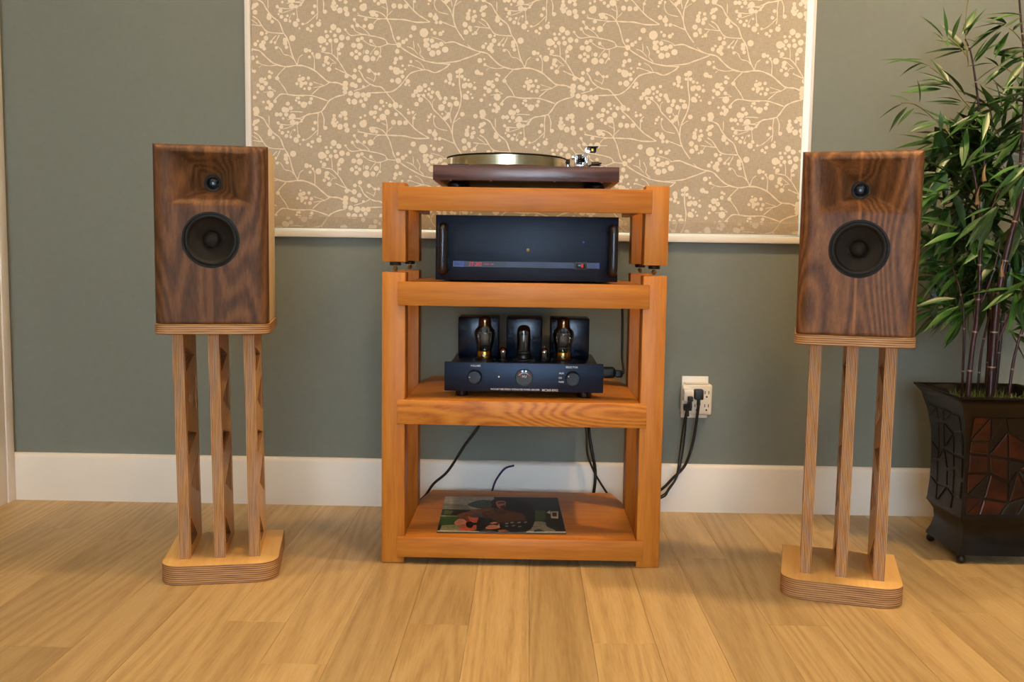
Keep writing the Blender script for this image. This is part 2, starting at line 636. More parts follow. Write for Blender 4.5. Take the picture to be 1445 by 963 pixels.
bm = bmesh.new()
box(bm, XL - 0.1, WX0, YB, YB + 0.14, -0.013, CEIL)
box(bm, WX1, XR + 0.1, YB, YB + 0.14, -0.013, CEIL)
box(bm, WX0, WX1, YB, YB + 0.14, -0.013, WZ0)
box(bm, WX0, WX1, YB, YB + 0.14, WZ1, CEIL)
struct(build('wall_back', bm, 'wall'))
struct(bx('wall_left', XL - 0.1, XL, YF, YB, -0.013, CEIL, 'wall', bev=0))
struct(bx('wall_right', XR, XR + 0.1, YF, YB, -0.013, CEIL, 'wall', bev=0))
struct(bx('ceiling', XL - 0.1, XR + 0.1, YF - 0.1, YB + 0.14, CEIL, CEIL + 0.1, 'ceil', bev=0))
# wall behind the camera with a daylight window
bm = bmesh.new()
fx0, fx1, fz0, fz1 = -0.95, 1.15, 0.45, 2.05
box(bm, XL - 0.1, fx0, YF - 0.1, YF, -0.013, CEIL)
box(bm, fx1, XR + 0.1, YF - 0.1, YF, -0.013, CEIL)
box(bm, fx0, fx1, YF - 0.1, YF, -0.013, fz0)
box(bm, fx0, fx1, YF - 0.1, YF, fz1, CEIL)
struct(build('wall_front', bm, 'wall'))
bm = bmesh.new()
for a in (fx0, (fx0 + fx1) / 2 - 0.025, fx1 - 0.05):
    box(bm, a, a + 0.05, YF - 0.08, YF - 0.03, fz0, fz1)
for a in (fz0, fz1 - 0.05):
    box(bm, fx0, fx1, YF - 0.079, YF - 0.031, a, a + 0.05)
w2 = struct(build('window_2', bm, 'trim'))
bx('pane', fx0 + 0.05, fx1 - 0.05, YF - 0.06, YF - 0.055, fz0 + 0.05, fz1 - 0.05, 'pane', w2, 0)


def baseboard(name, x0, x1, h=0.139, t=0.016):
    bm = bmesh.new()
    prof = [(0, 0), (-t, 0), (-t, h - 0.012), (-t + 0.003, h - 0.004), (-t + 0.008, h), (0, h)]
    A = [bm.verts.new((x0, YB + a, z)) for a, z in prof]
    B = [bm.verts.new((x1, YB + a, z)) for a, z in prof]
    for i in range(len(prof)):
        j = (i + 1) % len(prof)
        bm.faces.new((A[i], A[j], B[j], B[i]))
    bm.faces.new(A)
    bm.faces.new(B)
    return struct(build(name, bm, 'trim', None, 40))


baseboard('baseboard_back', XL + 0.012, XR)
# white door casing on the left wall, against the corner
bm = bmesh.new()
box(bm, XL, XL + 0.0185, YB - 0.055, YB - 0.017, 0, 2.15, 0.002)
box(bm, XL, XL + 0.0145, YB - 0.145, YB - 0.055, 0, 2.15, 0.002)
box(bm, XL, XL + 0.0075, YB - 0.017, YB - 0.0005, 0, 2.15, 0.001)
struct(build('trim_1', bm, 'trim', None, 30))

# window in the back wall: frame, glass
bm = bmesh.new()
fo, fi = 0.004, 0.016
box(bm, WX0 + 0.0005, WX0 + fi, YB - fo - 0.006, YB + 0.12, WZ0 + 0.0005, WZ1, 0.001)
box(bm, WX1 - 0.009, WX1 - 0.0005, YB - fo - 0.006, YB + 0.12, WZ0 + 0.0005, WZ1, 0.001)
box(bm, WX0 + fi, WX1 - 0.009, YB - fo - 0.006, YB + 0.12, WZ1 - 0.02, WZ1, 0.001)
win = struct(build('window_1', bm, 'trim', None, 30))
bx('sill', WX0 - 0.004, WX1 + 0.004, YB - 0.016, YB + 0.12, WZ0, WZ0 + 0.0185, 'trim', win, 0.002)
bm = bmesh.new()
for a, b_ in ((WX0 + fi, WX0 + fi + 0.04), (WX1 - 0.009 - 0.04, WX1 - 0.009), (-0.02, 0.02)):
    box(bm, a, b_, YB + 0.07, YB + 0.11, WZ0 + 0.019, WZ1 - 0.02)
for a in (WZ0 + 0.019, WZ1 - 0.06):
    box(bm, WX0 + fi, WX1 - 0.009, YB + 0.071, YB + 0.109, a, a + 0.04)
build('sash', bm, 'trim', win, 30)
bx('pane', WX0 + fi + 0.03, WX1 - 0.05, YB + 0.088, YB + 0.092, WZ0 + 0.05, WZ1 - 0.05, 'pane', win, 0)

# recessed ceiling lamps
for i, (lx, ly, w) in enumerate(DOWNLIGHTS):
    where = ['front row, nearest the white door casing', 'front row, above the wooden rack', 'front row, above the potted bamboo', 'middle row, on the casing side', 'middle row, central', 'middle row, on the bamboo side', 'left one by the rear window', 'right one by the rear window'][i]
    t = thing('ceiling_light', 'round white recessed ceiling light, ' + where, 'light', (lx, ly, CEIL), group='recessed ceiling lights')
    lat('trim_ring', [(0.062, 0), (0.085, 0), (0.083, -0.006), (0.062, -0.008)], (0, 0, 0), 'trim', t, cap=False)
    lat('lens', [(0.062, -0.003), (0.0, -0.003)], (0, 0, 0), 'lens', t, cap=False)

# ---------------------------------------------------------------- roller blind with printed branches
BX0, BX1, BZ0, BZ1 = -0.789, 0.7645, 0.800, 2.05
blind = thing('roller_blind', 'taupe fabric roller blind printed with cream branches and berries, in the window', 'blind', (0, YB + 0.004, BZ0))
fab = bx('fabric', BX0, BX1, 0.0, 0.0012, 0.004, BZ1 - BZ0, 'fabric', blind, 0)
hem = bx('hem_pocket', BX0, BX1, -0.0045, -0.0003, 0.003, 0.037, 'fabric_hem', blind, 0.0018)
tb('roller_tube', [(BX0, 0.022, BZ1 - BZ0 + 0.01), (BX1, 0.022, BZ1 - BZ0 + 0.01)], 0.02, 'trim', blind, 16, False)

BR = [  # traced branches of one repeat: width, points
 (11, [(0,470),(75,472),(160,505),(215,550),(265,590),(300,597),(345,600),(395,620)]), (7, [(160,505),(160,410),(140,375)]), (6, [(25,465),(40,410),(70,385)]),
 (7, [(275,600),(240,622),(205,635),(140,690)]), (5, [(240,622),(150,640)]), (5, [(240,622),(200,610),(150,595)]),
 (9, [(0,700),(60,700),(130,700),(190,715),(265,740)]), (10, [(400,690),(340,705),(280,735),(245,785),(210,825),(150,840),(100,850),(60,890),(45,910)]),
 (7, [(190,835),(185,900),(188,965),(180,1010)]), (6, [(185,965),(140,1010),(100,1040),(60,1050)]), (8, [(215,825),(235,880),(232,950)]), (6, [(100,850),(45,875),(0,880)]), (6, [(-20,825),(70,828)]),
 (8, [(415,530),(380,475),(350,430),(300,380),(250,370),(215,360)]), (6, [(300,380),(295,300),(280,270)]), (6, [(345,425),(345,340),(355,300)]), (5, [(335,450),(290,415),(265,395)]), (5, [(325,450),(300,450),(285,475)]),
 (8, [(325,488),(370,508),(420,530),(470,560)]), (9, [(745,690),(690,630),(640,622),(590,600),(550,565),(530,525),(510,500)]), (8, [(745,690),(785,735),(800,765)]),
 (9, [(790,790),(840,830),(880,870),(930,925),(975,965),(1016,990),(1066,1020)]), (6, [(605,605),(550,635),(470,660)]), (5, [(632,590),(620,575),(570,553)]), (6, [(632,580),(640,540),(610,505)]), (5, [(640,540),(660,525)]),
 (9, [(575,675),(650,672),(720,668),(770,662),(815,635),(850,600),(890,550),(905,530)]), (8, [(820,305),(790,265),(770,200),(755,150),(730,105),(700,70),(650,50),(600,45)]),
 (8, [(730,105),(735,50),(730,0),(715,-40)]), (5, [(735,80),(775,40)]), (5, [(730,30),(690,10)]), (10, [(730,105),(800,108),(870,110),(960,128),(1068,126)]),
 (8, [(730,105),(680,105),(620,100),(570,92),(500,80)]), (6, [(690,105),(650,115),(625,145)]), (4, [(520,85),(500,60)]),
 (8, [(820,300),(740,295),(720,265),(660,245),(600,235),(540,225),(450,235),(410,200)]), (6, [(600,235),(565,195),(500,150),(475,115)]), (6, [(540,225),(490,205),(465,170)]),
 (7, [(740,295),(690,315),(650,318),(590,300),(545,270)]), (5, [(650,318),(620,350),(600,380)]), (6, [(680,318),(680,370),(650,430)]), (4, [(650,318),(600,270)]), (4, [(545,375),(550,340)]),
 (9, [(820,305),(870,340),(930,375),(1000,410),(1040,425),(1126,440),(1230,447)]), (5, [(950,345),(920,325),(890,315)]), (6, [(945,330),(940,270)]), (6, [(1026,410),(991,375),(996,340),(971,290)]), (5, [(976,375),(936,330),(906,320)]),
 (9, [(890,545),(926,515),(996,495),(1046,492),(1106,512),(1156,495),(1206,465),(1226,440)]), (5, [(1031,490),(996,440),(956,420)]), (6, [(1016,490),(956,470),(906,455)]),
 (9, [(1136,440),(1276,425),(1336,405),(1406,380),(1466,355)]), (10, [(1181,285),(1251,275),(1306,295),(1376,320),(1446,345),(1516,360),(1556,395),(1606,440),(1656,465),(1726,480),(1790,472)]),
 (5, [(1361,295),(1391,320)]), (5, [(1081,240),(1156,260),(1191,285)]), (6, [(1656,468),(1596,475),(1546,468),(1506,450)]), (4, [(1536,470),(1511,490)]),
 (9, [(1336,1155),(1306,1115),(1271,1060),(1251,990),(1256,900),(1291,820),(1311,760),(1318,690),(1306,620),(1301,540),(1306,510)]), (8, [(1251,990),(1226,930),(1186,880),(1146,840),(1096,790),(1071,740),(1026,700),(996,680)]),
 (6, [(1241,900),(1231,830),(1251,750)]), (5, [(1216,840),(1186,800)]), (5, [(1256,900),(1286,875),(1311,860)]), (5, [(1096,790),(1091,740),(1111,715)]), (7, [(1271,165),(1206,140),(1166,125)]), (6, [(1211,960),(1131,940),(1101,890),(1106,850)]), (6, [(940,935),(940,860),(966,830)]),
 (9, [(1816,470),(1776,390),(1746,280),(1706,215),(1676,140),(1626,100),(1576,40),(1546,-10),(1496,-35)]), (6, [(1588,-35),(1590,40)]),
 (8, [(1706,225),(1586,215),(1541,170),(1506,120),(1466,95)]), (7, [(1541,168),(1456,160),(1416,155)]), (5, [(1456,160),(1426,200)]), (5, [(1506,155),(1446,115)]),
 (6, [(1676,235),(1651,285),(1641,310)]), (6, [(1651,240),(1596,300)]), (6, [(1796,430),(1756,395),(1711,385),(1686,345),(1661,325)]),
 (7, [(1721,485),(1676,530),(1656,560),(1671,590),(1716,650),(1736,690)]), (9, [(1866,705),(1786,700),(1696,690),(1656,715),(1636,740)]), (5, [(1646,670),(1546,680)]), (5, [(1646,670),(1586,640)]),
 (6, [(1856,830),(1786,825),(1756,830)]), (6, [(1856,885),(1786,880),(1736,890)]), (7, [(1866,875),(1836,905),(1766,930),(1656,925)]), (5, [(1786,935),(1696,965)]), (5, [(1811,925),(1821,1015)]), (4, [(1776,965),(1751,1015)])]
B1 = """95,352,18 125,355,12 123,403,12 145,375,10 190,395,24 310,172,24 352,197,20 252,207,12 290,207,11 262,243,16 323,236,14 377,250,22 215,270,28 240,275,16 287,275,15 332,275,18 372,310,22 210,320,10 235,342,18 260,300,12 350,340,14 360,375,12
255,410,18 250,435,15 235,465,13 270,450,12 275,495,18 415,545,18 475,552,20 480,502,15 520,478,17 515,580,18 405,605,22 403,640,22 402,670,18 460,612,20 485,622,18 547,628,12 445,680,20 497,690,26 545,690,20 585,690,20 565,722,17 430,732,17 475,745,23 527,740,15 548,772,18 437,755,10
592,503,17 640,528,12 668,527,12 425,255,16 405,190,10 505,268,17 535,255,14 470,310,20 518,315,24 490,357,14 517,375,14 455,377,17 492,403,18 575,360,17 605,275,14 570,410,26 622,410,20 650,365,20 680,392,10 475,112,12 460,165,13 500,157,15 553,162,14 605,165,24 565,108,15 545,20,28 475,38,14 620,65,24 650,80,14 600,55,10
820,250,15 825,303,20 860,280,17 885,262,12 918,235,13 813,352,18 803,412,17 795,440,14 840,402,16 763,480,16 810,505,28 795,490,18 850,510,15 855,462,10 773,578,16 822,578,24 855,545,15 897,582,18 880,605,12 908,612,8 875,490,8 920,430,12 905,460,8 785,5,20 833,8,20 880,8,18 940,172,20
45,580,18 70,570,16 60,610,18 22,610,13 113,566,13 90,605,14 132,612,14 120,645,15 82,648,10 55,630,12 45,548,8 35,720,12 15,740,10 40,755,13 75,773,24 90,765,14 125,755,15 135,725,14 20,720,8
690,742,18 645,785,18 757,770,16 800,768,24 840,777,14 610,830,20 640,825,16 680,800,14 735,822,22 700,860,26 665,885,14 705,775,10 635,862,13 805,838,14 730,750,8 555,900,18 525,865,10 560,850,10
315,855,14 315,885,18 320,925,20 365,855,16 400,837,22 407,875,15 362,940,22 408,928,20 340,905,10 305,910,16 375,830,10 418,965,20 905,825,14 938,820,12 945,865,12 900,800,8
15,155,20 35,125,12 70,150,10 110,188,14 142,165,14 133,203,10 195,150,20 150,65,14 245,55,16 165,15,14 45,185,7 205,122,8"""
B2 = """115,208,34 177,183,10 200,208,15 245,215,16 265,197,10 37,172,20 130,265,18 135,300,24 178,268,17 147,258,12 185,310,15 215,305,22 252,292,18 155,333,14 183,365,24 230,358,20 283,335,24 165,72,18 205,92,22 212,128,13 245,128,14 205,65,8 12,232,12
437,142,20 443,200,20 460,60,16 460,90,20 470,35,12 508,42,13 500,110,16 515,78,14 475,165,16 480,185,12 575,15,18 580,65,18 560,35,12 595,5,14 500,85,12 520,205,14 498,215,9 690,105,20 690,85,16 715,135,14 632,227,16 668,225,9 665,262,18 645,295,18 632,320,22 650,343,15 580,310,16 600,285,10 705,290,12 735,295,10 745,335,12
815,275,18 815,300,18 825,330,14 872,260,24 555,415,19 590,405,8 595,447,12 535,505,20 555,515,12 572,518,12 690,520,12 708,530,10 690,560,16 628,588,22 655,575,10 660,610,18 600,625,14 630,645,20 690,645,14 695,695,26 595,680,11 570,720,14 640,755,10 750,570,16 680,755,16 665,800,14 700,780,20 690,805,14 732,748,14
405,495,20 378,505,14 320,535,20 325,560,16 290,578,13 320,590,14 348,602,12 380,540,12 415,540,14 438,560,13 435,612,20 450,600,14 480,607,20 468,567,10 518,627,14 515,585,7 445,695,22 465,660,12 460,705,14 500,703,9 488,675,8
182,598,13 125,612,18 85,638,26 55,660,18 35,690,17 75,690,14 92,722,20 60,757,18 130,655,10 158,640,13 185,663,14 155,680,12 175,700,14 115,690,14 225,670,18 235,690,15 247,710,14 257,780,26 280,740,15 288,710,16 320,757,18 345,705,14 370,710,12 375,748,22 263,830,8 285,865,16 305,850,16 315,830,14 422,830,18 160,855,14 175,835,10 150,883,9 200,850,9
525,845,18 580,815,24 580,845,20 590,830,18 833,765,16 805,812,22 825,815,18 857,800,16 745,850,16 775,850,16 820,850,16 870,865,24 855,870,16 795,880,10 765,78,9 780,52,16 788,98,14 870,15,22 755,20,12 905,20,14 835,90,10 820,122,15 855,130,11 885,75,10 895,150,20 915,120,12 940,5,10"""
BERRIES = [tuple(map(float, s.split(','))) for s in B1.split()] + [(float(a) + 906, float(b), float(r)) for a, b, r in (s.split(',') for s in B2.split())]
MMU = 0.001 * 2.03 / 5.665 * 1000 / 1000      # metres per traced unit
TU, TV = 1790.0, 895.0
AX, AZ = -0.6582, 1.2600                        # where traced (25,465) hangs


def print_mesh(x0, x1, z0, z1, y, dz=0.0):
    bm = bmesh.new()
    ox = AX - 25 * MMU
    oz = AZ + 465 * MMU + dz
    rr = random.Random(5)
    wob = [[1 + rr.uniform(-0.07, 0.07) for _ in range(12)] for _ in BERRIES]
    for i in range(-1, 3):
        for j in range(-5, 3):
            bx_, bz_ = ox + i * TU * MMU, oz - j * TV * MMU
            if bz_ - 1160 * MMU > z1 or bz_ + 50 * MMU < z0 or bx_ > x1 or bx_ + 1900 * MMU < x0:
                continue
            for (u, v, r), wb in zip(BERRIES, wob):
                cx, cz = bx_ + u * MMU, bz_ - v * MMU
                if cx < x0 - .02 or cx > x1 + .02 or cz < z0 - .02 or cz > z1 + .02:
                    continue
                rr_ = r * 1.03 * MMU
                yj = y - rr.random() * 0.00015
                bm.faces.new([bm.verts.new((cx + rr_ * wb[q] * math.cos(q * 2 * PI / 12), yj, cz + rr_ * wb[-q] * math.sin(q * 2 * PI / 12))) for q in range(12)])
            for w, pts in BR:
                P = [Vector((bx_ + u * MMU, 0, bz_ - v * MMU)) for u, v in pts]
                if max(p.x for p in P) < x0 or min(p.x for p in P) > x1 or max(p.z for p in P) < z0 or min(p.z for p in P) > z1:
                    continue
                S = spline(P, 3)
                n = len(S)
                L_, R_ = [], []
                yj = y - 0.00016 - rr.random() * 0.0001
                for q, p in enumerate(S):
                    d = (S[min(q + 1, n - 1)] - S[max(q - 1, 0)]).normalized()
                    nn = Vector((-d.z, 0, d.x))
                    hw = w * 0.58 * MMU * (0.85 + 0.25 * math.sin(q * 1.7 + w))
                    L_.append(bm.verts.new((p.x + nn.x * hw, yj, p.z + nn.z * hw)))
                    R_.append(bm.verts.new((p.x - nn.x * hw, yj, p.z - nn.z * hw)))
                for q in range(n - 1):
                    bm.faces.new((L_[q], L_[q + 1], R_[q + 1], R_[q]))
    for co, no in (((x0, 0, 0), (-1, 0, 0)), ((x1, 0, 0), (1, 0, 0)), ((0, 0, z0), (0, 0, -1)), ((0, 0, z1), (0, 0, 1))):
        bmesh.ops.bisect_plane(bm, geom=bm.verts[:] + bm.edges[:] + bm.faces[:], plane_co=co, plane_no=no, clear_outer=True)
    for v in bm.verts:
        v.co.z -= BZ0
    for f in bm.faces:
        if f.normal.y > 0:
            f.normal_flip()
    return bm


def flat(name, bm, mat, parent):
    me = bpy.data.meshes.new(name)
    bm.to_mesh(me)
    bm.free()
    o = link(name, me, parent, [mat])
    return o


o = flat('printed_branches', print_mesh(BX0 + .001, BX1 - .001, BZ0 + 0.0375, BZ1, -0.0003), 'printc', blind)
o['kind'] = 'stuff'
o = flat('printed_branches', print_mesh(BX0 + .001, BX1 - .001, BZ0 + 0.005, BZ0 + 0.0352, -0.0048), 'printc_dim', hem)
o['kind'] = 'stuff'

# ---------------------------------------------------------------- wooden rack (lower unit and top tier on spikes)
RXL, RXR, RW = -0.338, 0.3225, 0.0545            # outer faces, post width
RY, RD, RYB = 2.22, 0.055, 2.50                  # front of posts, post depth, front of rear posts


def post(x, y, z0, z1, par):
    return bx('post', x, x + RW, y, y + RD, z0, z1, 'fir_z', par, 0.002)


def shelf(par, ztop, thick, rail_h, mat, back=2.668):
    """front rail, board notched round the rear posts, side rails"""
    bx('front_rail', -0.3005 - par.location.x, 0.2825 - par.location.x, RY - 0.009 - par.location.y, RY - 0.0003 - par.location.y, ztop - rail_h - par.location.z, ztop - par.location.z, mat, par, 0.0015)
    bm = bmesh.new()
    px, py, pz = par.location
    xl, xr = RXL + RW + 0.001, RXR - RW - 0.001
    out = [(xl, RY + 0.0005), (xr, RY + 0.0005), (xr, RYB + RD + 0.012), (xr - 0.022, back), (xl + 0.022, back), (xl, RYB + RD + 0.012)]
    lo = [bm.verts.new((x - px, y - py, ztop - thick - pz)) for x, y in out]
    hi = [bm.verts.new((x - px, y - py, ztop - 0.0005 - pz)) for x, y in out]
    bm.faces.new(lo)
    bm.faces.new(hi)
    for i in range(6):
        j = (i + 1) % 6
        bm.faces.new((lo[i], lo[j], hi[j], hi[i]))
    build('shelf_board', bm, 'fir_x', par)
    for a in (xl + 0.001, xr - 0.021):
        bx('side_rail', a - px, a + 0.02 - px, RY + 0.002 - py, RYB + RD - py, ztop - rail_h + 0.004 - pz, ztop - thick - 0.0005 - pz, 'fir_y', par)


rack = thing('audio_rack', 'honey coloured wooden three-shelf audio rack on the floor between the speakers', 'rack', (-0.008, RY, 0))
LZ = 0.6925
for x in (RXL, RXR - RW):
    for y in (RY, RYB):
        post(x - rack.location.x, y - RY, 0.0005, LZ, rack)
shelf(rack, 0.0665, 0.026, 0.049, 'fir_x')
shelf(rack, 0.3945, 0.026, 0.0575, 'fir_fig')
shelf(rack, 0.6715, 0.026, 0.0555, 'fir_x')
bx('shade_board', -0.262, 0.256, 0.048, 0.066, 0.0005, 0.0165, 'black', rack)  # added black board, stands in for the shade under the bottom shelf
bx('rear_rail', -0.26, 0.26, 2.60 - RY, 2.62 - RY, 0.0005, 0.040, 'fir_x', rack)

TZ0, TZ1 = 0.7165, 0.899
tier = thing('rack_top_tier', 'short honey wood top tier standing on brass spikes on the audio rack', 'shelf', (-0.008, RY, LZ))
for x in (RXL, RXR - RW):
    for y in (RY, RYB):
        post(x - tier.location.x, y - RY, TZ0 - LZ, TZ1 - LZ, tier)
        c = (x + RW / 2 - tier.location.x, y + RD / 2 - RY, 0)
        sp = lat('spike', [(0, 0.0003), (0.0012, 0.001), (0.0022, 0.003), (0.0045, 0.0045), (0.0062, 0.0085), (0.0045, 0.0125), (0.0028, 0.0135), (0.0028, 0.0165)], c, 'brass', tier, 20)
        lat('collar', [(0.0028, 0.0155), (0.0125, 0.0155), (0.0135, 0.017), (0.0135, 0.0225), (0.012, 0.0238), (0.0028, 0.0238)], c, 'black', sp, 24, cap=False)
shelf(tier, 0.8895, 0.026, 0.0545, 'fir_x')

# ---------------------------------------------------------------- speakers on plywood stands
SW, SH = 0.238, 0.383
VT, VW, WR = 0.304, 0.1805, 0.0595                # tweeter height, woofer height, woofer radius


def baffle_depth(u, v):
    de = min(SW / 2 - abs(u), SH - v + 0.0)
    R = 0.024
    d = 0.0
    if de < R:
        d = 0.019 * (1 - math.sqrt(max(0, 1 - (1 - de / R) ** 2)))
    db = v
    if db < 0.004:
        d += 0.0015 * (1 - db / 0.004)
    du, dv = abs(u), v - VT
    fx = max(0.0, 1 - du / 0.094) ** 1.75
    fz = max(0.0, 1 - dv / 0.062) ** 1.0 if dv > 0 else max(0.0, 1 + dv / 0.052) ** 1.6
    if fx > 0 and fz > 0:
        dh = min(0.075 * (fx ** -9 + fz ** -9) ** (-1 / 9), 0.052)
        d = max(d, dh) + 0.35 * min(d, dh)
        if math.hypot(u, dv) < 0.0195:
            d = 0.052
    if math.hypot(u, v - VW) < WR - 0.002:
        d = 0.028
    return d


def speaker(loc, rz, wal, label):
    t = thing('bookshelf_speaker', label, 'speaker', loc, rz, 'pair of walnut bookshelf speakers')
    bm = bmesh.new()
    nu, nv = 104, 166
    g = [[bm.verts.new((-SW / 2 + SW * i / nu, baffle_depth(-SW / 2 + SW * i / nu, SH * j / nv), 0.0015 + SH * j / nv)) for i in range(nu + 1)] for j in range(nv + 1)]
    for j in range(nv):
        for i in range(nu):
            bm.faces.new((g[j][i], g[j][i + 1], g[j + 1][i + 1], g[j + 1][i]))
    rim = [g[0][i] for i in range(nu + 1)] + [g[j][nu] for j in range(1, nv + 1)] + [g[nv][i] for i in range(nu - 1, -1, -1)] + [g[j][0] for j in range(nv - 1, 0, -1)]
    bk = [bm.verts.new((v.co.x, 0.030, v.co.z)) for v in rim]
    n = len(rim)
    for i in range(n):
        j = (i + 1) % n
        bm.faces.new((rim[i], rim[j], bk[j], bk[i]))
    build('baffle', bm, wal, t, 50)
    bm = bmesh.new()
    c0, c1 = -SW / 2 + 0.0008, SW / 2 - 0.0008
    box(bm, c0, c0 + 0.016, 0.0302, 0.232, 0.002, SH + 0.0005, 0.002)
    box(bm, c1 - 0.016, c1, 0.0302, 0.232, 0.002, SH + 0.0005, 0.002)
    box(bm, c0 + 0.0161, c1 - 0.0161, 0.0304, 0.2315, 0.0022, 0.018)
    box(bm, c0 + 0.0161, c1 - 0.0161, 0.0304, 0.2315, SH - 0.016, SH + 0.0003)
    box(bm, c0 + 0.0161, c1 - 0.0161, 0.216, 0.2315, 0.0181, SH - 0.0161)
    build('cabinet', bm, 'maple', t, 30)
    for sx in (-0.09, 0.09):
        for sy in (0.05, 0.19):
            lat('foot_pad', [(0, 0), (0.008, 0), (0.008, 0.0018), (0, 0.0018)], (sx, sy, 0.0001), 'rubber', t, 12)
    z = VW + 0.0015
    w = lat('woofer', [(WR - 0.001, 0.004), (WR + 0.0012, 0.0006), (WR + 0.0004, -0.0012), (WR - 0.0035, -0.0016), (WR - 0.0045, 0.0002), (WR - 0.0075, -0.0012), (WR - 0.011, -0.0006), (WR - 0.0135, 0.003), (WR - 0.0145, 0.0042)], (0, 0, z), 'rubber', t, 64, 'y', 60, cap=False)
    lat('cone', [(WR - 0.0145, 0.0042), (0.034, 0.0105), (0.024, 0.0155), (0.0172, 0.0195), (0.0165, 0.0215)], (0, 0, z), 'cone', w, 64, 'y', 60, cap=False)
    lat('dust_cap', [(0.0172, 0.0195), (0.0158, 0.0145), (0.012, 0.0110), (0.006, 0.0092), (0, 0.0086)], (0, 0, z), 'cone', w, 40, 'y', 60, cap=False)
    z = VT + 0.0015
    tw = lat('tweeter', [(0.0178, 0.037), (0.0186, 0.0325), (0.0172, 0.0315), (0.0148, 0.0322), (0.0135, 0.0345), (0.0128, 0.0355)], (0, 0.0148, z), 'black', t, 48, 'y', 40, cap=False)
    lat('dome', [(0.0128, 0.0355), (0.010, 0.0335), (0.0062, 0.0325), (0.0058, 0.0338), (0, 0.0335)], (0, 0.0148, z), 'black_gloss', tw, 36, 'y', 40, cap=False)
    lat('phase_ring', [(0.0062, 0.0328), (0.0058, 0.0308), (0.0036, 0.0304), (0.0030, 0.0322)], (0, 0.0148, z), 'satin', tw, 36, 'y', 40, cap=False)
    lat('bezel_ring', [(0.0184, 0.0334), (0.0194, 0.0326), (0.0184, 0.0318)], (0, 0.0148, z), 'chrome', tw, 48, 'y', 40, cap=False)
    return t


def rounded_plate(name, w, d, z0, z1, r, par, off=(0, 0)):
    """plywood plate, round front corners; top face birch, edge layered"""
    bm = bmesh.new()
    pts = []
    for cx, s, a0 in ((-w / 2 + r, -1, PI), (w / 2 - r, 1, 1.5 * PI)):
        for q in range(9):
            a = a0 + q / 8 * PI / 2
            pts.append((cx + r * math.cos(a), r + r * math.sin(a)))
    pts += [(w / 2, d), (-w / 2, d)]
    e = 0.0012
    def ring(z, ins):
        cx, cy = 0, d / 2
        return [bm.verts.new((off[0] + x * (1 - ins / (w / 2)), off[1] + cy + (y - cy) * (1 - ins / (d / 2)), z)) for x, y in pts]
    A, B, C_, D_ = ring(z0, e), ring(z0 + e, 0), ring(z1 - e, 0), ring(z1, e)
    for P_, Q_ in ((A, B), (B, C_), (C_, D_)):
        for i in range(len(pts)):
            j = (i + 1) % len(pts)
            bm.faces.new((P_[i], P_[j], Q_[j], Q_[i])).material_index = 0
    bm.faces.new(A[::-1]).material_index = 1
    bm.faces.new(D_).material_index = 1
    return build(name, bm, ['ply_z', 'birch'], par, 40)


def truss_board(par, uc, y0, depth, z0, z1, lean, w=0.0235):
    """upright plywood board set edge-on, sides pierced by a zigzag of holes"""
    h = z1 - z0
    f = 0.020
    loops = [[(0, 0), (depth, 0), (depth, h), (0, h)]]

    def rnd(poly_, r=0.009):
        out = []
        m = len(poly_)
        for i in range(m):
            p0, p1, p2 = (Vector(poly_[(i + q) % m]) for q in (-1, 0, 1))
            a = p1 + (p0 - p1).normalized() * r
            b = p1 + (p2 - p1).normalized() * r
            for t in (0, 0.5, 1):
                out.append(tuple(a * (1 - t) ** 2 + p1 * 2 * t * (1 - t) + b * t * t))
        return out
    zz = [0.02 + (h - 0.04) * q for q in (0, 0.18, 0.42, 0.60, 0.82, 1.0)]
    side = 0
    for i in range(len(zz) - 1):
        a, b = zz[i], zz[i + 1]
        F, Bk = f, depth - f
        m = 0.013
        if i % 2 == 0:
            loops.append(rnd([(F, a + 0.004), (Bk - 0.05, a + 0.004), (F, b - m)]) if i == 0 else rnd([(F, a + m), (Bk - m, (a + b) / 2), (F, b - m)]))
        else:
            loops.append(rnd([(F + 0.02, (a + b) / 2), (Bk, a + m * 0.5), (Bk, b - m * 0.5)]))
    bm = bmesh.new()
    for lp in loops:
        vs = [bm.verts.new((0, y, max(0, min(h, z)))) for y, z in lp]
        for i in range(len(vs)):
            bm.edges.new((vs[i], vs[(i + 1) % len(vs)]))
    bmesh.ops.triangle_fill(bm, edges=bm.edges[:], use_beauty=True, use_dissolve=False, normal=(1, 0, 0))
    bmesh.ops.dissolve_limit(bm, angle_limit=0.01, verts=bm.verts[:], edges=bm.edges[:])
    r = bmesh.ops.extrude_face_region(bm, geom=bm.faces[:])
    for v in r['geom']:
        if isinstance(v, bmesh.types.BMVert):
            v.co.x += w
    bm.normal_update()
    for fc in bm.faces:
        fc.material_index = 1 if abs(fc.normal.x) > 0.7 else 0
    for v in bm.verts:
        v.co.x += -w / 2 + lean * (v.co.z / h)
    o = build('upright_board', bm, ['ply_x', 'birch_z'], par)
    o.location = (uc, y0, z0)
    return o


M['birch_z'] = wood('birch_upright', (188, 140, 78), (208, 162, 96), (220, 178, 112), 'z', fine=90, ring=6, ringmix=0.2, tone=0.03, rough=0.4)


def stand(loc, rz, lean, label, offs):
    t = thing('speaker_stand', label, 'stand', loc, rz, 'pair of plywood speaker stands')
    rounded_plate('base_plate', 0.254, 0.26, 0.0008, 0.0435, 0.046, t)
    rounded_plate('top_plate', 0.243, 0.235, 0.5555, 0.577, 0.03, t, (lean, 0))
    for u in offs:
        truss_board(t, u, 0.05, 0.185, 0.0437, 0.5553, lean)
    return t


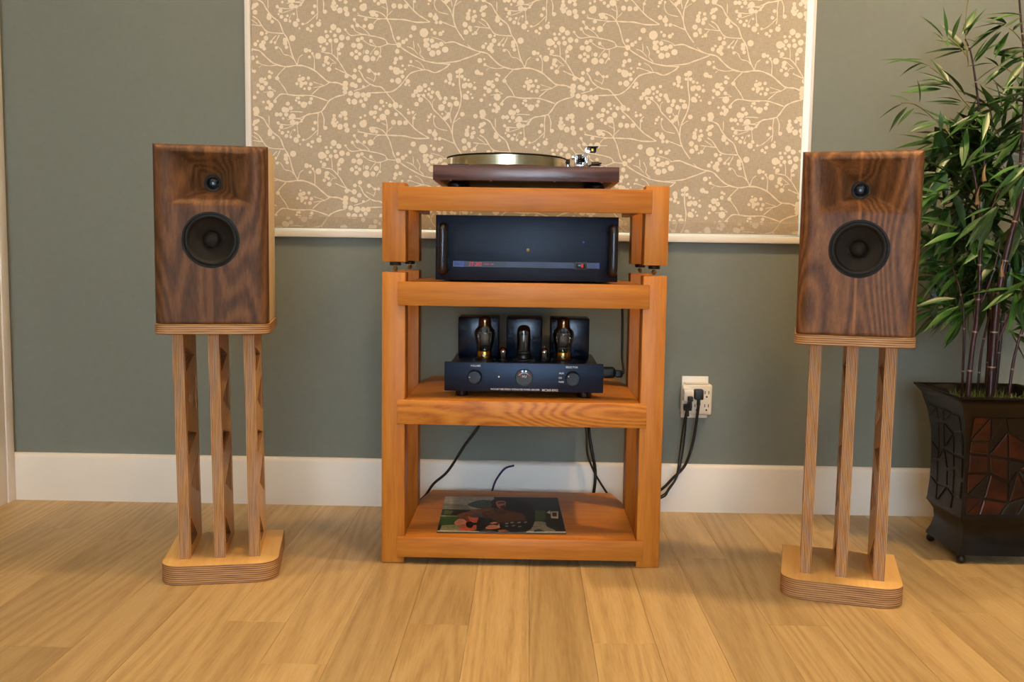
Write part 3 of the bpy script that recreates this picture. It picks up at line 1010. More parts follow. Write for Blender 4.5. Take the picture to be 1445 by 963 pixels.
stand((-0.6734, 2.0522, 0), math.radians(11), -0.008, 'layered plywood speaker stand with three pierced uprights, left of the rack', (-0.079, -0.003, 0.073))
stand((0.683, 2.0045, 0), math.radians(-16), 0.003, 'layered plywood speaker stand with three pierced uprights, beside the potted bamboo', (-0.075, 0.0, 0.0775))
speaker((-0.681, 2.0535, 0.5775), math.radians(11), 'walnut_l', 'walnut fronted bookshelf speaker with horn tweeter, left of the turntable rack')
speaker((0.6865, 2.0060, 0.5775), math.radians(-16), 'walnut_r', 'walnut fronted bookshelf speaker with horn tweeter, in front of the bamboo')

# ---------------------------------------------------------------- turntable
TX0, TX1, TY0, TY1 = -0.2261, 0.2111, 2.27, 2.62
t = thing('turntable', 'dark rosewood turntable with polished platter on top of the wooden rack', 'turntable', (0, 2.44, 0.8895))
def tt(x, y, z):
    return (x, y - 2.44, z - 0.8895)
bm = bmesh.new()
x0, x1, y0, y1 = TX0, TX1, TY0 - 2.44, TY1 - 2.44
zb, zt = 0.9095 - 0.8895, 0.9445 - 0.8895
box(bm, x0, x1, y0, y0 + 0.016, zb, zt, 0.001)
box(bm, x0, x1, y1 - 0.016, y1, zb, zt, 0.001)
box(bm, x0, x0 + 0.016, y0 + 0.0161, y1 - 0.0161, zb, zt, 0.001)
box(bm, x1 - 0.016, x1, y0 + 0.0161, y1 - 0.0161, zb, zt, 0.001)
box(bm, x0 + 0.0161, x1 - 0.0161, y0 + 0.0161, y1 - 0.0161, zt - 0.012, zt - 0.0005)
build('plinth', bm, 'rosewood', t, 30)
bx('base_panel', x0 + 0.0165, x1 - 0.0165, y0 + 0.0165, y1 - 0.0165, zb + 0.001, zb + 0.006, 'black', t, 0)
for fx in (TX0 + 0.05, TX1 - 0.05):
    for fy in (TY0 + 0.055, TY1 - 0.055):
        lat('foot', [(0.016, 0.0003), (0.02, 0.002), (0.02, 0.014), (0.014, 0.0205)], tt(fx, fy, 0.8895), 'rubber', t, 24)
for sx in (-0.185, -0.09, 0.06, 0.17):
    lat('screw', [(0.003, 0), (0.003, -0.0012), (0, -0.0014)], tt(sx, TY0 + 0.008, 0.9095), 'brass', t, 12)
pc = tt(-0.0575, 2.44, 0)
pz = 0.9447 - 0.8895
lat('platter', [(0.06, pz), (0.12, pz + 0.001), (0.1475, pz + 0.003), (0.1495, pz + 0.005), (0.1495, pz + 0.0282), (0.148, pz + 0.0292), (0.0, pz + 0.0292)], (pc[0], pc[1], 0), 'alu', t, 96)
lat('mat', [(0, pz + 0.0294), (0.1490, pz + 0.0294), (0.1502, pz + 0.030), (0.1502, pz + 0.0318), (0.149, pz + 0.0325), (0, pz + 0.0325)], (pc[0], pc[1], 0), 'rubber', t, 96)
lat('spindle', [(0.0035, pz + 0.0325), (0.0035, pz + 0.040), (0.002, pz + 0.043), (0, pz + 0.0435)], (pc[0], pc[1], 0), 'chrome', t, 16)
bx('control_plate', -0.192, -0.142, TY0 - 2.44 + 0.012, TY0 - 2.44 + 0.03, zt + 0.0002, zt + 0.004, 'black', t, 0.0012)
tb('strobe_pillar', [tt(-0.1875, 2.318, 0.9450), tt(-0.186, 2.318, 0.966)], 0.0022, 'white_pl', t, 10, False)
# tonearm, seen end-on: pivot at the back, headshell at the front
bx('armboard', 0.102, 0.186, 2.49 - 2.44, 2.60 - 2.44, zt + 0.0002, zt + 0.0055, 'black', t, 0.0015)
ab = lat('arm_pillar', [(0.021, zt + 0.0057), (0.021, zt + 0.011), (0.016, zt + 0.014), (0.011, zt + 0.016), (0.011, zt + 0.028)], (0.134, 2.545 - 2.44, 0), 'chrome', t, 32)
bm = bmesh.new()
box(bm, 0.117, 0.124, 2.53 - 2.44, 2.56 - 2.44, zt + 0.027, zt + 0.058, 0.002)
box(bm, 0.147, 0.154, 2.53 - 2.44, 2.56 - 2.44, zt + 0.027, zt + 0.052, 0.002)
box(bm, 0.117, 0.154, 2.531 - 2.44, 2.559 - 2.44, zt + 0.024, zt + 0.030, 0.002)
lathe(bm, [(0.006, -0.006), (0.006, 0.0)], (0.117, 2.545 - 2.44, zt + 0.048), 16, 'x')
build('bearing_yoke', bm, 'chrome', ab, 30)
lat('bearing_core', [(0, -0.010), (0.0105, -0.010), (0.0105, 0.010), (0, 0.010)], (0.1355, 2.545 - 2.44, zt + 0.046), 'black_gloss', ab, 24, 'x')
arm = tb('tonearm', [tt(0.1355, 2.62, 0.9895), tt(0.1365, 2.53, 0.9905), tt(0.139, 2.44, 0.9915), tt(0.1425, 2.37, 0.9925), tt(0.150, 2.335, 0.9925)], 0.0045, 'chrome', t, 14)
bx('headshell', 0.137, 0.1625, 2.298 - 2.44, 2.335 - 2.44, 0.9935 - 0.8895, 0.9955 - 0.8895, 'black', arm, 0.0006)
cart = bx('cartridge', 0.1435, 0.1585, 2.303 - 2.44, 2.325 - 2.44, 0.9815 - 0.8895, 0.9933 - 0.8895, 'black_gloss', arm, 0.0025)
bx('gold_face', 0.1462, 0.1522, 2.3022 - 2.44, 2.3032 - 2.44, 0.9835 - 0.8895, 0.9905 - 0.8895, 'gold', arm, 0.0002)
lat('collet', [(0.0062, -0.008), (0.0066, 0.0), (0.0062, 0.010)], (0.1405, 2.348 - 2.44, 0.9905 - 0.8895), 'chrome', arm, 20, 'y')
tb('finger_lift', [tt(0.138, 2.305, 0.9967), tt(0.184, 2.303, 0.9972)], 0.0008, 'white_pl', arm, 8, False)
lat('counterweight', [(0.0, 2.605 - 2.44), (0.0145, 2.605 - 2.44), (0.0155, 2.61 - 2.44), (0.0155, 2.635 - 2.44), (0.0, 2.638 - 2.44)], (0.1355, 0, 0.9895 - 0.8895), 'chrome', arm, 32, 'y')
rest = lat('arm_rest', [(0.009, zt + 0.0003), (0.009, zt + 0.004), (0.0038, zt + 0.006), (0.0038, zt + 0.015), (0.0075, zt + 0.016), (0.0075, zt + 0.0245), (0.004, zt + 0.026)], (0.0995, 2.505 - 2.44, 0), 'chrome', t, 24)
lat('knurled_knob', [(0.0052, zt + 0.0265), (0.0055, zt + 0.038), (0.0045, zt + 0.0395), (0, zt + 0.0395)], (0.0995, 2.505 - 2.44, 0), 'pot_smooth', rest, 24)
cue = tb('cueing_lever', [tt(0.150, 2.50, 0.962), tt(0.160, 2.495, 0.9695), tt(0.182, 2.47, 0.971)], 0.0028, 'black', t, 10)
lat('lever_grip', [(0, -0.012), (0.0052, -0.011), (0.0055, 0.010), (0, 0.011)], tt(0.169, 2.478, 0.9705), 'black', cue, 16, 'x')
lat('lever_tip', [(0, -0.006), (0.005, -0.004), (0.005, 0.004), (0, 0.006)], tt(0.1825, 2.478, 0.9625), 'chrome', cue, 16, 'x')
bm = bmesh.new()
for q, (a, b_) in enumerate(((0.106, 0.955), (0.113, 0.958), (0.1265, 0.9565), (0.158, 0.9555))):
    lathe(bm, [(0.0042, zt + 0.0057), (0.0042, b_ - 0.8895), (0, b_ - 0.8885)], (a, 2.495 + 0.004 * q - 2.44, 0), 14)
build('adjuster_screws', bm, 'brass', t, 30)

# ---------------------------------------------------------------- solid black power amplifier
AY = 2.26
a = thing('power_amplifier', 'large black power amplifier with two front handles on the second shelf', 'amplifier', (-0.003, AY, 0.672))
def A_(x, z):
    return (x + 0.003, z - 0.672)
bx('faceplate', -0.2145, 0.2145, 0, 0.006, 0.0035, 0.1555, 'black_metal', a, 0.0008)
bx('chassis', -0.208, 0.208, 0.0062, 0.30, 0.0045, 0.149, 'black', a, 0.001)
for fx in (-0.17, 0.17):
    for fy in (0.04, 0.26):
        lat('foot', [(0.012, 0.0002), (0.013, 0.001), (0.013, 0.0043)], (fx, fy, 0), 'rubber', a, 16)
for hx in (-0.1982, 0.198):
    x, _ = A_(hx, 0)
    z0, z1 = 0.698 - 0.672, 0.8005 - 0.672
    bm = bmesh.new()
    w, R, proj = 0.0105, 0.011, -0.034
    prof = []
    path = [(0, z0), (proj + R, z0)] + [(proj + R - R * math.sin(q * PI / 12), z0 + R - R * math.cos(q * PI / 12)) for q in range(1, 6)] + [(proj, z0 + R), (proj, z1 - R)] + [(proj + R - R * math.cos(q * PI / 12), z1 - R + R * math.sin(q * PI / 12)) for q in range(1, 6)] + [(proj + R, z1), (0, z1)]
    tube(bm, [(x, p, q) for p, q in path], 0.0095, 14, 0, False)
    for v in bm.verts:
        v.co.x = x + (v.co.x - x) * 1.12
    build('handle', bm, 'satin', a, 50)
lat('indicator', [(0.0036, 0), (0.0036, -0.0012), (0.0022, -0.0016), (0.0016, 0.0), (0, 0.0)], (A_(-0.0001, 0)[0], -0.0001, 0.7483 - 0.672), 'brass', a, 16, 'y')
lat('pilot_lamp', [(0.0022, 0), (0.0022, -0.001), (0, -0.0016)], (A_(0.130, 0)[0], -0.0001, 0.7683 - 0.672), 'print_blue', a, 14, 'y')
zc = 0.7135 - 0.672
bx('printed_band', *(A_(v, 0)[0] for v in (-0.1765, 0.1685)), -0.0003, -0.0001, zc - 0.0068, zc + 0.0068, 'print_bluedk', a, 0)
bm = bmesh.new()
for q in range(5):
    zz = zc - 0.0052 + q * 0.0026
    box(bm, A_(-0.05, 0)[0], A_(0.108, 0)[0], -0.0005, -0.00035, zz - 0.00035, zz + 0.00035)
    box(bm, A_(0.139, 0)[0], A_(0.1625, 0)[0], -0.0005, -0.00035, zz - 0.0006, zz + 0.0006)
build('printed_lines', bm, plain('mid_blue_lines', (52, 74, 130), rough=0.5, var=0.02), a)
bm = bmesh.new()
box(bm, A_(-0.1765, 0)[0], A_(-0.1505, 0)[0], -0.0006, -0.0004, zc - 0.0066, zc + 0.0066)
build('logo_block', bm, 'print_blue', a)
bx('band_end', A_(0.163, 0)[0], A_(0.1685, 0)[0], -0.0006, -0.0004, zc - 0.0066, zc + 0.0066, 'print_blue', a, 0)
text('logo_lettering', 'B&K', 0.0105, (A_(-0.1635, 0)[0], -0.0008, zc), 'black', a, sx=0.95, bold=0.0002)
text('model_lettering', 'ST-202', 0.0125, (A_(-0.1395, 0)[0], -0.0008, zc - 0.0005), 'print_red', a, align='LEFT', shear=0.25, sx=0.85, bold=0.0003)
text('model_sublettering', 'STEREO AMP', 0.0042, (A_(-0.1045, 0)[0], -0.0008, zc), 'print_red', a, align='LEFT', shear=0.25, bold=0.0001)
sw = bx('power_switch', A_(0.1105, 0)[0], A_(0.139, 0)[0], -0.0022, -0.0001, zc - 0.0088, zc + 0.0082, 'black', a, 0.0008)
bx('rocker', A_(0.115, 0)[0], A_(0.1335, 0)[0], -0.0042, -0.0023, zc - 0.0055, zc + 0.0045, 'black_gloss', sw, 0.0008)
bx('red_lens', A_(0.1255, 0)[0], A_(0.1305, 0)[0], -0.005, -0.0043, zc - 0.0045, zc + 0.0035, 'switch_red', sw, 0.0003)

# ---------------------------------------------------------------- valve amplifier
VY = 2.27
VZ = 0.3945
v = thing('valve_amplifier', 'black integrated valve amplifier with glowing-gold based tubes on the third shelf', 'amplifier', (-0.005, VY, VZ))
v['label'] = 'black valve amplifier with glass tubes and round meter on the third shelf'
def V_(x, z=0):
    return x + 0.005, z - VZ
bx('faceplate', -0.1905, 0.190, 0, 0.009, 0.4095 - VZ, 0.4795 - VZ, 'navy_metal', v, 0.0022)
bx('chassis', -0.180, 0.180, 0.0092, 0.285, 0.412 - VZ, 0.4735 - VZ, 'black_gloss', v, 0.002)
for fx in (-0.150, 0.145):
    for fy in (0.035, 0.25):
        lat('foot', [(0.013, 0.0002), (0.0155, 0.0015), (0.0155, 0.0172)], (fx, fy, 0), 'pot_smooth', v, 20)
for x0, x1 in ((-0.176, -0.072), (-0.052, 0.040), (0.061, 0.161)):
    bx('transformer_cover', V_(x0)[0], V_(x1)[0], 0.180, 0.279, 0.4737 - VZ, 0.5755 - VZ, 'navy_gloss', v, 0.003)
for sx in (-0.165, 0.165):
    lat('screw', [(0.003, 0), (0.003, 0.0015), (0, 0.002)], (sx, 0.05, 0.4736 - VZ), 'chrome', v, 12)
for kx, nm in ((-0.1225, 'volume_knob'), (0.1110, 'selector_knob')):
    kz = 0.4448 - VZ
    kn = lat(nm, [(0.0178, -0.0002), (0.0178, -0.003), (0.0166, -0.004), (0.0162, -0.016), (0.0148, -0.0178), (0, -0.0178)], (V_(kx)[0], 0, kz), 'black_gloss', v, 40, 'y')
    ang = math.radians(178 if nm == 'volume_knob' else 150)
    lat('pointer_dot', [(0.0014, -0.0178), (0.0014, -0.0181), (0, -0.0182)], (V_(kx)[0] + 0.0115 * math.cos(ang), 0, kz + 0.0115 * math.sin(ang)), 'print_white', kn, 10, 'y')
mx = V_(-0.0045)[0]
mz = 0.4445 - VZ
me_ = lat('level_meter', [(0.0215, -0.0001), (0.0215, -0.004), (0.0205, -0.0048), (0.0192, -0.0044), (0.0190, -0.0012), (0, -0.0012)], (mx, 0, mz), 'black', v, 48, 'y')
bm = bmesh.new()
for q in range(14):
    a0 = math.radians(140 - q * 5.8)
    a1 = math.radians(140 - q * 5.8 - 5.8)
    bm.faces.new([bm.verts.new((mx + r * math.cos(g), -0.0015, mz - 0.006 + r * math.sin(g))) for r, g in ((0.0165, a0), (0.0175, a0), (0.0175, a1), (0.0165, a1))])
build('meter_scale', bm, 'print_white', me_)
bm = bmesh.new()
for q in range(5):
    a0 = math.radians(58 - q * 5)
    a1 = a0 - math.radians(5)
    bm.faces.new([bm.verts.new((mx + r * math.cos(g), -0.0015, mz - 0.006 + r * math.sin(g))) for r, g in ((0.0160, a0), (0.0178, a0), (0.0178, a1), (0.0160, a1))])
box(bm, 0, 0.0012, -0.0022, -0.0018, 0, 0.0145)
bm.verts.ensure_lookup_table()
for vv in bm.verts[20:28]:
    x_, z_ = vv.co.x, vv.co.z
    c_, s_ = math.cos(math.radians(32)), math.sin(math.radians(32))
    vv.co.x = mx - 0.0055 + x_ * c_ - z_ * s_
    vv.co.z = mz - 0.001 + x_ * s_ + z_ * c_
build('meter_needle', bm, 'print_red', me_)
text('meter_lettering', 'VU', 0.0085, (mx + 0.0005, -0.0016, mz + 0.0025), 'print_white', me_)
for sx in (-0.0042, 0.0042):
    lat('meter_lamp', [(0.0025, -0.0012), (0.0023, -0.0018), (0, -0.0021)], (mx + sx, 0, mz + 0.0150), 'lamp_white', me_, 16, 'y')
lat('pilot_window', [(0.002, 0), (0.002, -0.0008), (0, -0.001)], (V_(-0.0648)[0], 0, 0.4453 - VZ), 'brass', v, 12, 'y')
for s, sz, x, z, al in (('VOLUME', 0.0062, -0.121, 0.4708, 'CENTER'), ('SELECTOR', 0.0062, 0.109, 0.4708, 'CENTER'), ('AUX', 0.0056, 0.0905, 0.4560, 'RIGHT'), ('CD', 0.0056, 0.086, 0.4448, 'RIGHT'), ('TAPE', 0.0056, 0.0905, 0.4350, 'RIGHT'),
                       ('VACUUM TUBE STEREO INTEGRATED POWER AMPLIFIER', 0.0056, -0.0845, 0.4152, 'LEFT'), ('MC368-B902', 0.0078, 0.0385, 0.4146, 'LEFT')):
    o = text('lettering', s, sz, (V_(x)[0], -0.0004, z - VZ), 'print_white', v, align=al, bold=0.00012)
    if s.startswith('VACUUM'):
        o.scale.x = 0.118 / max(o.dimensions.x, 0.01)
    if s.startswith('MC'):
        o.scale.x = 0.0385 / max(o.dimensions.x, 0.01)
def valve(x, y, prof, base, kind):
    vz = 0.4737 - VZ
    xx = V_(x)[0]
    yy = y - VY
    s = lat('valve_socket', [(0.026, 0.0001), (0.026, 0.003), (0.020, 0.006), (0.0, 0.006)] if kind != 'small' else [(0.0105, 0.0001), (0.0105, 0.002), (0, 0.002)], (xx, yy, vz), 'black', v, 28)
    tbm = lat('valve', prof, (xx, yy, vz), 'tubeglass', v, 32, 'z', 60, cap=False)
    if base:
        lat('valve_base', base, (xx, yy, vz), 'gold' if kind == 'power' else 'black', tbm, 32)
    bm = bmesh.new()
    if kind == 'power':
        box(bm, xx - 0.011, xx + 0.011, yy - 0.006, yy + 0.006, vz + 0.034, vz + 0.066, 0.002)
        for q in (-0.013, 0.013, -0.006, 0.006):
            tube(bm, [(xx + q, yy, vz + 0.024), (xx + q, yy, vz + 0.076)], 0.0008, 6, 0, False)
        box(bm, xx - 0.015, xx + 0.015, yy - 0.006, yy + 0.006, vz + 0.0665, vz + 0.068)
        box(bm, xx - 0.015, xx + 0.015, yy - 0.006, yy + 0.006, vz + 0.031, vz + 0.0325)
        lat('getter', [(0.0150, 0.084), (0.0150, 0.099), (0.0135, 0.1045), (0.008, 0.1085), (0, 0.1098)], (xx, yy, vz), 'getter_gold', tbm, 24, cap=False)
    elif kind == 'rect':
        box(bm, xx - 0.011, xx + 0.011, yy - 0.005, yy + 0.005, vz + 0.022, vz + 0.066, 0.003)
        box(bm, xx - 0.014, xx + 0.014, yy - 0.007, yy + 0.007, vz + 0.0185, vz + 0.020)
        lat('getter', [(0.0160, 0.074), (0.0155, 0.080), (0.012, 0.0845), (0.005, 0.0872), (0, 0.0876)], (xx, yy, vz), 'getter', tbm, 24, cap=False)
    else:
        box(bm, xx - 0.0048, xx + 0.0048, yy - 0.003, yy + 0.003, vz + 0.008, vz + 0.020, 0.001)
        lat('getter', [(0.0080, 0.0215), (0.0076, 0.026), (0.0040, 0.0305), (0, 0.0315)], (xx, yy, vz), 'chrome', tbm, 18, cap=False)
    build('electrodes', bm, 'plate', tbm, 30)
PWR = [(0.0172, 0.006), (0.0175, 0.021), (0.0190, 0.030), (0.0235, 0.050), (0.0262, 0.066), (0.0245, 0.075), (0.0180, 0.082), (0.0158, 0.087), (0.0157, 0.099), (0.0142, 0.1055), (0.0085, 0.1095), (0, 0.111)]
PB = [(0.0178, 0.0062), (0.0182, 0.008), (0.0182, 0.0205), (0.0178, 0.0218)]
valve(-0.1045, 2.38, PWR, PB, 'power')
valve(0.0915, 2.38, PWR, PB, 'power')
valve(-0.0070, 2.38, [(0.0165, 0.006), (0.0168, 0.072), (0.0155, 0.081), (0.0115, 0.0858), (0.005, 0.0884), (0, 0.0888)], [(0.0172, 0.0062), (0.0172, 0.014), (0.0168, 0.0148)], 'rect')
for x in (-0.0580, 0.0448):
    valve(x, 2.37, [(0.0092, 0.002), (0.0094, 0.022), (0.0088, 0.0275), (0.0050, 0.0325), (0.0020, 0.034), (0.0010, 0.0375), (0, 0.038)], None, 'small')
for gx in (-0.1045, 0.0915):
    lat('base_badge', [(0.0034, 0), (0.0034, -0.0006), (0, -0.0007)], (V_(gx)[0] - 0.001, 2.38 - VY - 0.0182, 0.4737 - VZ + 0.0125), 'white_pl', v, 16, 'y')


# ---------------------------------------------------------------- record sleeve on the bottom shelf
SURVEY = CAM_ROT.copy()


def at(px, py, y):
    """point of the place seen at photo pixel (px, py) on the plane at depth y"""
    r = SURVEY @ Vector((px - 722.5, 481.5 - py, -F_PX))
    return Vector((0, 0, 0.74)) + r * (y / r.y)


LW, LD = 0.312, 0.336
s = thing('record_sleeve', 'glossy record sleeve showing a person with a guitar, on the bottom shelf', 'record', (-0.0575, 2.42, 0.0667), math.radians(1.6))
bx('sleeve', -LW / 2, LW / 2, -LD / 2, LD / 2, 0.0002, 0.0032, plain('sleeve_card', (70, 66, 56), rough=0.3, var=0.05), s, 0.0004)
# flat printed picture: outlines in view coordinates of the cover, mapped to the card
SRC = [(185, 65), (1240, 78), (1300, 425), (103, 408)]
DST = [(0, 1), (1, 1), (1, 0), (0, 0)]
Am, bv = [], []
for (x, y), (u, w_) in zip(SRC, DST):
    Am += [[x, y, 1, 0, 0, 0, -u * x, -u * y], [0, 0, 0, x, y, 1, -w_ * x, -w_ * y]]
    bv += [u, w_]
Hm = np.append(np.linalg.solve(np.array(Am, float), np.array(bv, float)), 1).reshape(3, 3)


def uv(x, y):
    q = Hm @ np.array([x, y, 1.0])
    u, w_ = min(max(q[0] / q[2], 0.004), 0.996), min(max(q[1] / q[2], 0.004), 0.996)
    return ((u - 0.5) * LW, (w_ - 0.5) * LD)


PIC = [  # layer by layer: colour, outline
 ((172, 170, 152), [(185,65),(700,70),(680,190),(160,190)]), ((40, 44, 44), [(640,60),(1240,78),(1262,205),(640,200)]), ((62, 92, 76), [(390,150),(470,110),(560,100),(640,120),(640,190),(500,185)]), ((138, 140, 122), [(170,130),(380,150),(420,190),(165,190)]),
 ((40, 46, 30), [(160,190),(420,200),(380,258),(143,250)]), ((86, 104, 54), [(180,200),(260,205),(240,240),(170,238)]), ((164, 162, 132), [(143,250),(300,256),(300,264),(140,258)]), ((58, 96, 46), [(140,258),(320,264),(330,345),(120,345)]), ((150, 146, 100), [(150,348),(330,345),(350,405),(120,405),(135,370)]), ((30, 28, 22), [(118,342),(150,345),(130,400),(105,405)]),
 ((34, 40, 34), [(1000,200),(1262,200),(1300,420),(930,415)]), ((64, 82, 44), [(1020,205),(1120,210),(1110,300),(1015,310)]), ((30, 24, 20), [(1120,290),(1240,290),(1290,400),(1140,360)]), ((196, 176, 140), [(1165,215),(1235,215),(1232,285),(1165,280)]), ((40, 30, 24), [(1178,225),(1222,225),(1218,265),(1178,262)]), ((190, 184, 170), [(1125,225),(1160,205),(1160,240)]),
 ((140, 134, 116), [(985,320),(1105,318),(1120,360),(1200,400),(1150,420),(930,415)]), ((200, 196, 180), [(930,410),(1295,412),(1295,424),(930,420)]), ((36, 30, 26), [(1000,395),(1050,385),(1110,410),(1000,415)]),
 ((24, 18, 16), [(620,150),(650,100),(720,85),(800,90),(960,130),(1010,200),(1005,330),(930,410),(640,410),(560,330),(600,200)]), ((92, 56, 34), [(540,185),(640,180),(760,205),(900,235),(930,300),(850,330),(680,325),(620,285),(530,265)]), ((120, 76, 46), [(300,245),(420,210),(600,175),(610,200),(430,245),(380,285),(310,280)]), ((70, 40, 26), [(640,180),(700,215),(760,200),(740,240),(650,230)]),
 ((178, 112, 80), [(655,125),(690,108),(745,115),(745,160),(715,195),(670,170)]), ((44, 28, 22), [(610,120),(640,95),(720,84),(745,112),(690,108),(655,125),(660,170),(630,165)]), ((60, 34, 26), [(690,165),(740,150),(735,185),(705,195)]), ((54, 32, 26), [(672,128),(735,122),(735,134),(676,140)]),
 ((198, 92, 60), [(390,258),(440,275),(495,270),(490,340),(470,385),(400,403),(320,400),(310,365),(370,330)]), ((150, 60, 38), [(390,258),(410,300),(395,330),(372,320)]), ((26, 20, 18), [(375,325),(420,310),(445,340),(420,375),(380,365)]), ((22, 18, 18), [(495,272),(625,280),(625,318),(560,380),(470,405)]), ((70, 66, 62), [(495,268),(625,276),(630,310),(620,310),(616,284),(495,276)]), ((40, 30, 26), [(420,325),(640,325),(930,300),(935,312),(650,345),(420,345)]),
 ((216, 140, 100), [(265,325),(300,290),(350,290),(378,318),(340,345),(280,342)]), ((214, 138, 98), [(555,370),(600,345),(660,350),(690,370),(640,385),(560,384)]), ((214, 138, 98), [(590,330),(640,315),(670,325),(620,338)]), ((196, 160, 120), [(668,338),(684,335),(682,362),(670,364)]),
 ((188, 180, 168), [(735,330),(765,325),(765,334),(738,340)]), ((188, 180, 168), [(785,320),(815,316),(815,326),(788,330)]), ((188, 180, 168), [(850,320),(880,316),(880,326),(852,330)]), ((188, 180, 168), [(910,318),(938,314),(938,324),(912,328)]), ((150, 140, 130), [(735,355),(765,352),(765,362),(738,366)]), ((150, 140, 130), [(795,352),(825,348),(825,358),(798,362)]), ((150, 140, 130), [(855,360),(885,356),(885,366),(858,370)]),
 ((150, 100, 70), [(670,395),(730,390),(780,412),(670,418)]), ((222, 216, 200), [(105,400),(490,408),(490,414),(103,408)])]
pm, cache = [], {}
bm = bmesh.new()
for q, (c, pts) in enumerate(PIC):
    if c not in cache:
        cache[c] = len(pm)
        pm.append(plain('cover_ink_%02x%02x%02x' % c, c, rough=0.45, spec=0.2, var=0.12, nscale=120))
    if len(pts) >= 5 and q not in (1,):       # organic outlines are rounded off
        m_ = len(pts)
        rp_ = []
        for i_ in range(m_):
            a_, b2, c2, d_ = (Vector(pts[(i_ + w_) % m_] + (0,)) for w_ in (-1, 0, 1, 2))
            for t_ in (0, 0.33, 0.66):
                e_ = b2.lerp(c2, t_) + ((c2 - a_) * t_ * (1 - t_) ** 2 - (d_ - b2) * t_ * t_ * (1 - t_)) * 0.42 - (c2 - b2) * 0.42 * (t_ * (1 - t_) ** 2 - t_ * t_ * (1 - t_))
                rp_.append((e_.x, e_.y))
        pts = rp_
    f = poly(bm, [uv(*p) for p in pts], 0.0033 + 0.000012 * q, cache[c])
    f.normal_update()
    if f.normal.z < 0:
        f.normal_flip()
bmesh.ops.triangulate(bm, faces=bm.faces[:])
me = bpy.data.meshes.new('cover_picture')
bm.to_mesh(me)
bm.free()
link('cover_picture', me, s, pm)

# ---------------------------------------------------------------- wall outlet, cords
w = thing('outlet_adapter', 'almond six-socket outlet adapter on a white wall plate right of the rack', 'outlet', (0.4875, YB, 0.335))
bx('wall_plate', -0.0395, 0.0365, -0.006, -0.0003, -0.060, 0.061, 'white_pl', w, 0.002)
bm = bmesh.new()
box(bm, -0.0435, 0.0435, -0.036, -0.0062, -0.047, 0.041, 0.006, seg=3)
build('body', bm, 'ivory_pl', w, 40)
bx('top_lip', -0.034, 0.034, -0.0335, -0.0064, 0.0412, 0.0445, 'ivory_pl', w, 0.0015)
bm = bmesh.new()
for cx in (-0.0285, 0.0, 0.0275):
    for cz in (0.013, -0.025):
        for dx in (-0.0052, 0.0052):
            box(bm, cx + dx - 0.0011, cx + dx + 0.0011, -0.0363, -0.0359, cz + 0.001, cz + 0.010)
        lathe(bm, [(0.0026, -0.0359), (0.0026, -0.0363), (0, -0.0363)], (cx, 0, cz - 0.007), 14, 'y')
build('socket_slots', bm, 'slot', w)
ad = thing('plug_adaptor', 'small white plug adaptor in the top left socket of the outlet', 'adaptor', (0.459, YB - 0.0367, 0.348))
bm = bmesh.new()
box(bm, -0.0135, 0.0135, -0.032, 0, -0.016, 0.017, 0.003)
build('body', bm, 'white_pl', ad, 40)
bx('front_face', -0.010, 0.010, -0.0335, -0.0322, -0.012, 0.013, 'ivory_pl', ad, 0.0006)

def oc(x, y, d):
    return at(920 + x / 4.58, 510 + y / 4.58, d)


def cord(label, pts, r, plug, mat='cable', name='mains_cable', shape=(0.0125, 0.024, 0.0145)):
    o0 = plug if plug else pts[0]
    t = thing(name, label, 'cord', (o0[0], o0[1], 0.0))
    base = Vector((o0[0], o0[1], 0.0))
    tb('cable', [Vector(p) - base for p in pts], r, mat, t, 10)
    if plug:
        p = Vector(plug) - base
        bm = bmesh.new()
        a, b_, c = shape
        box(bm, p.x - a, p.x + a, p.y - b_, p.y, p.z - c, p.z + c, 0.0035, seg=3)
        lathe(bm, [(0.0055, -0.016), (0.0045, 0.0)], (p.x, p.y - b_ * 0.6, p.z - c), 14, 'z')
        build('plug', bm, mat, t, 40)
    return t


yo = 2.675
cord('thick black power cord plugged into the top middle socket of the outlet',
     [oc(297, 225, 2.69), oc(302, 270, 2.685), oc(293, 350, 2.69), oc(266, 520, 2.70), oc(215, 670, 2.70), oc(130, 762, 2.70), oc(60, 830, 2.70), (0.33, 2.70, 0.03), (0.21, 2.70, 0.012), (0.10, 2.70, 0.012)],
     0.0042, (0.4895, YB - 0.0368, 0.350))
cord('thin black cord with square plug in the bottom left socket of the outlet',
     [oc(232, 310, 2.688), oc(222, 360, 2.686), oc(212, 470, 2.692), oc(195, 610, 2.698), oc(165, 740, 2.688), oc(110, 830, 2.688), oc(58, 885, 2.688), (0.30, 2.69, 0.03), (0.22, 2.69, 0.005), (0.12, 2.688, 0.005)],
     0.0028, (0.459, YB - 0.0368, 0.312), shape=(0.0115, 0.022, 0.009))
cord('thinnest black cord from the small white plug adaptor down behind the rack',
     [oc(242, 252, 2.652), oc(226, 300, 2.65), oc(200, 440, 2.672), oc(180, 600, 2.682), oc(157, 745, 2.677), oc(110, 820, 2.677), oc(58, 872, 2.677), (0.30, 2.678, 0.02), (0.24, 2.677, 0.004), (0.16, 2.677, 0.004)],
     0.0024, (0.4615, YB - 0.0703, 0.3405), shape=(0.0075, 0.014, 0.0075))
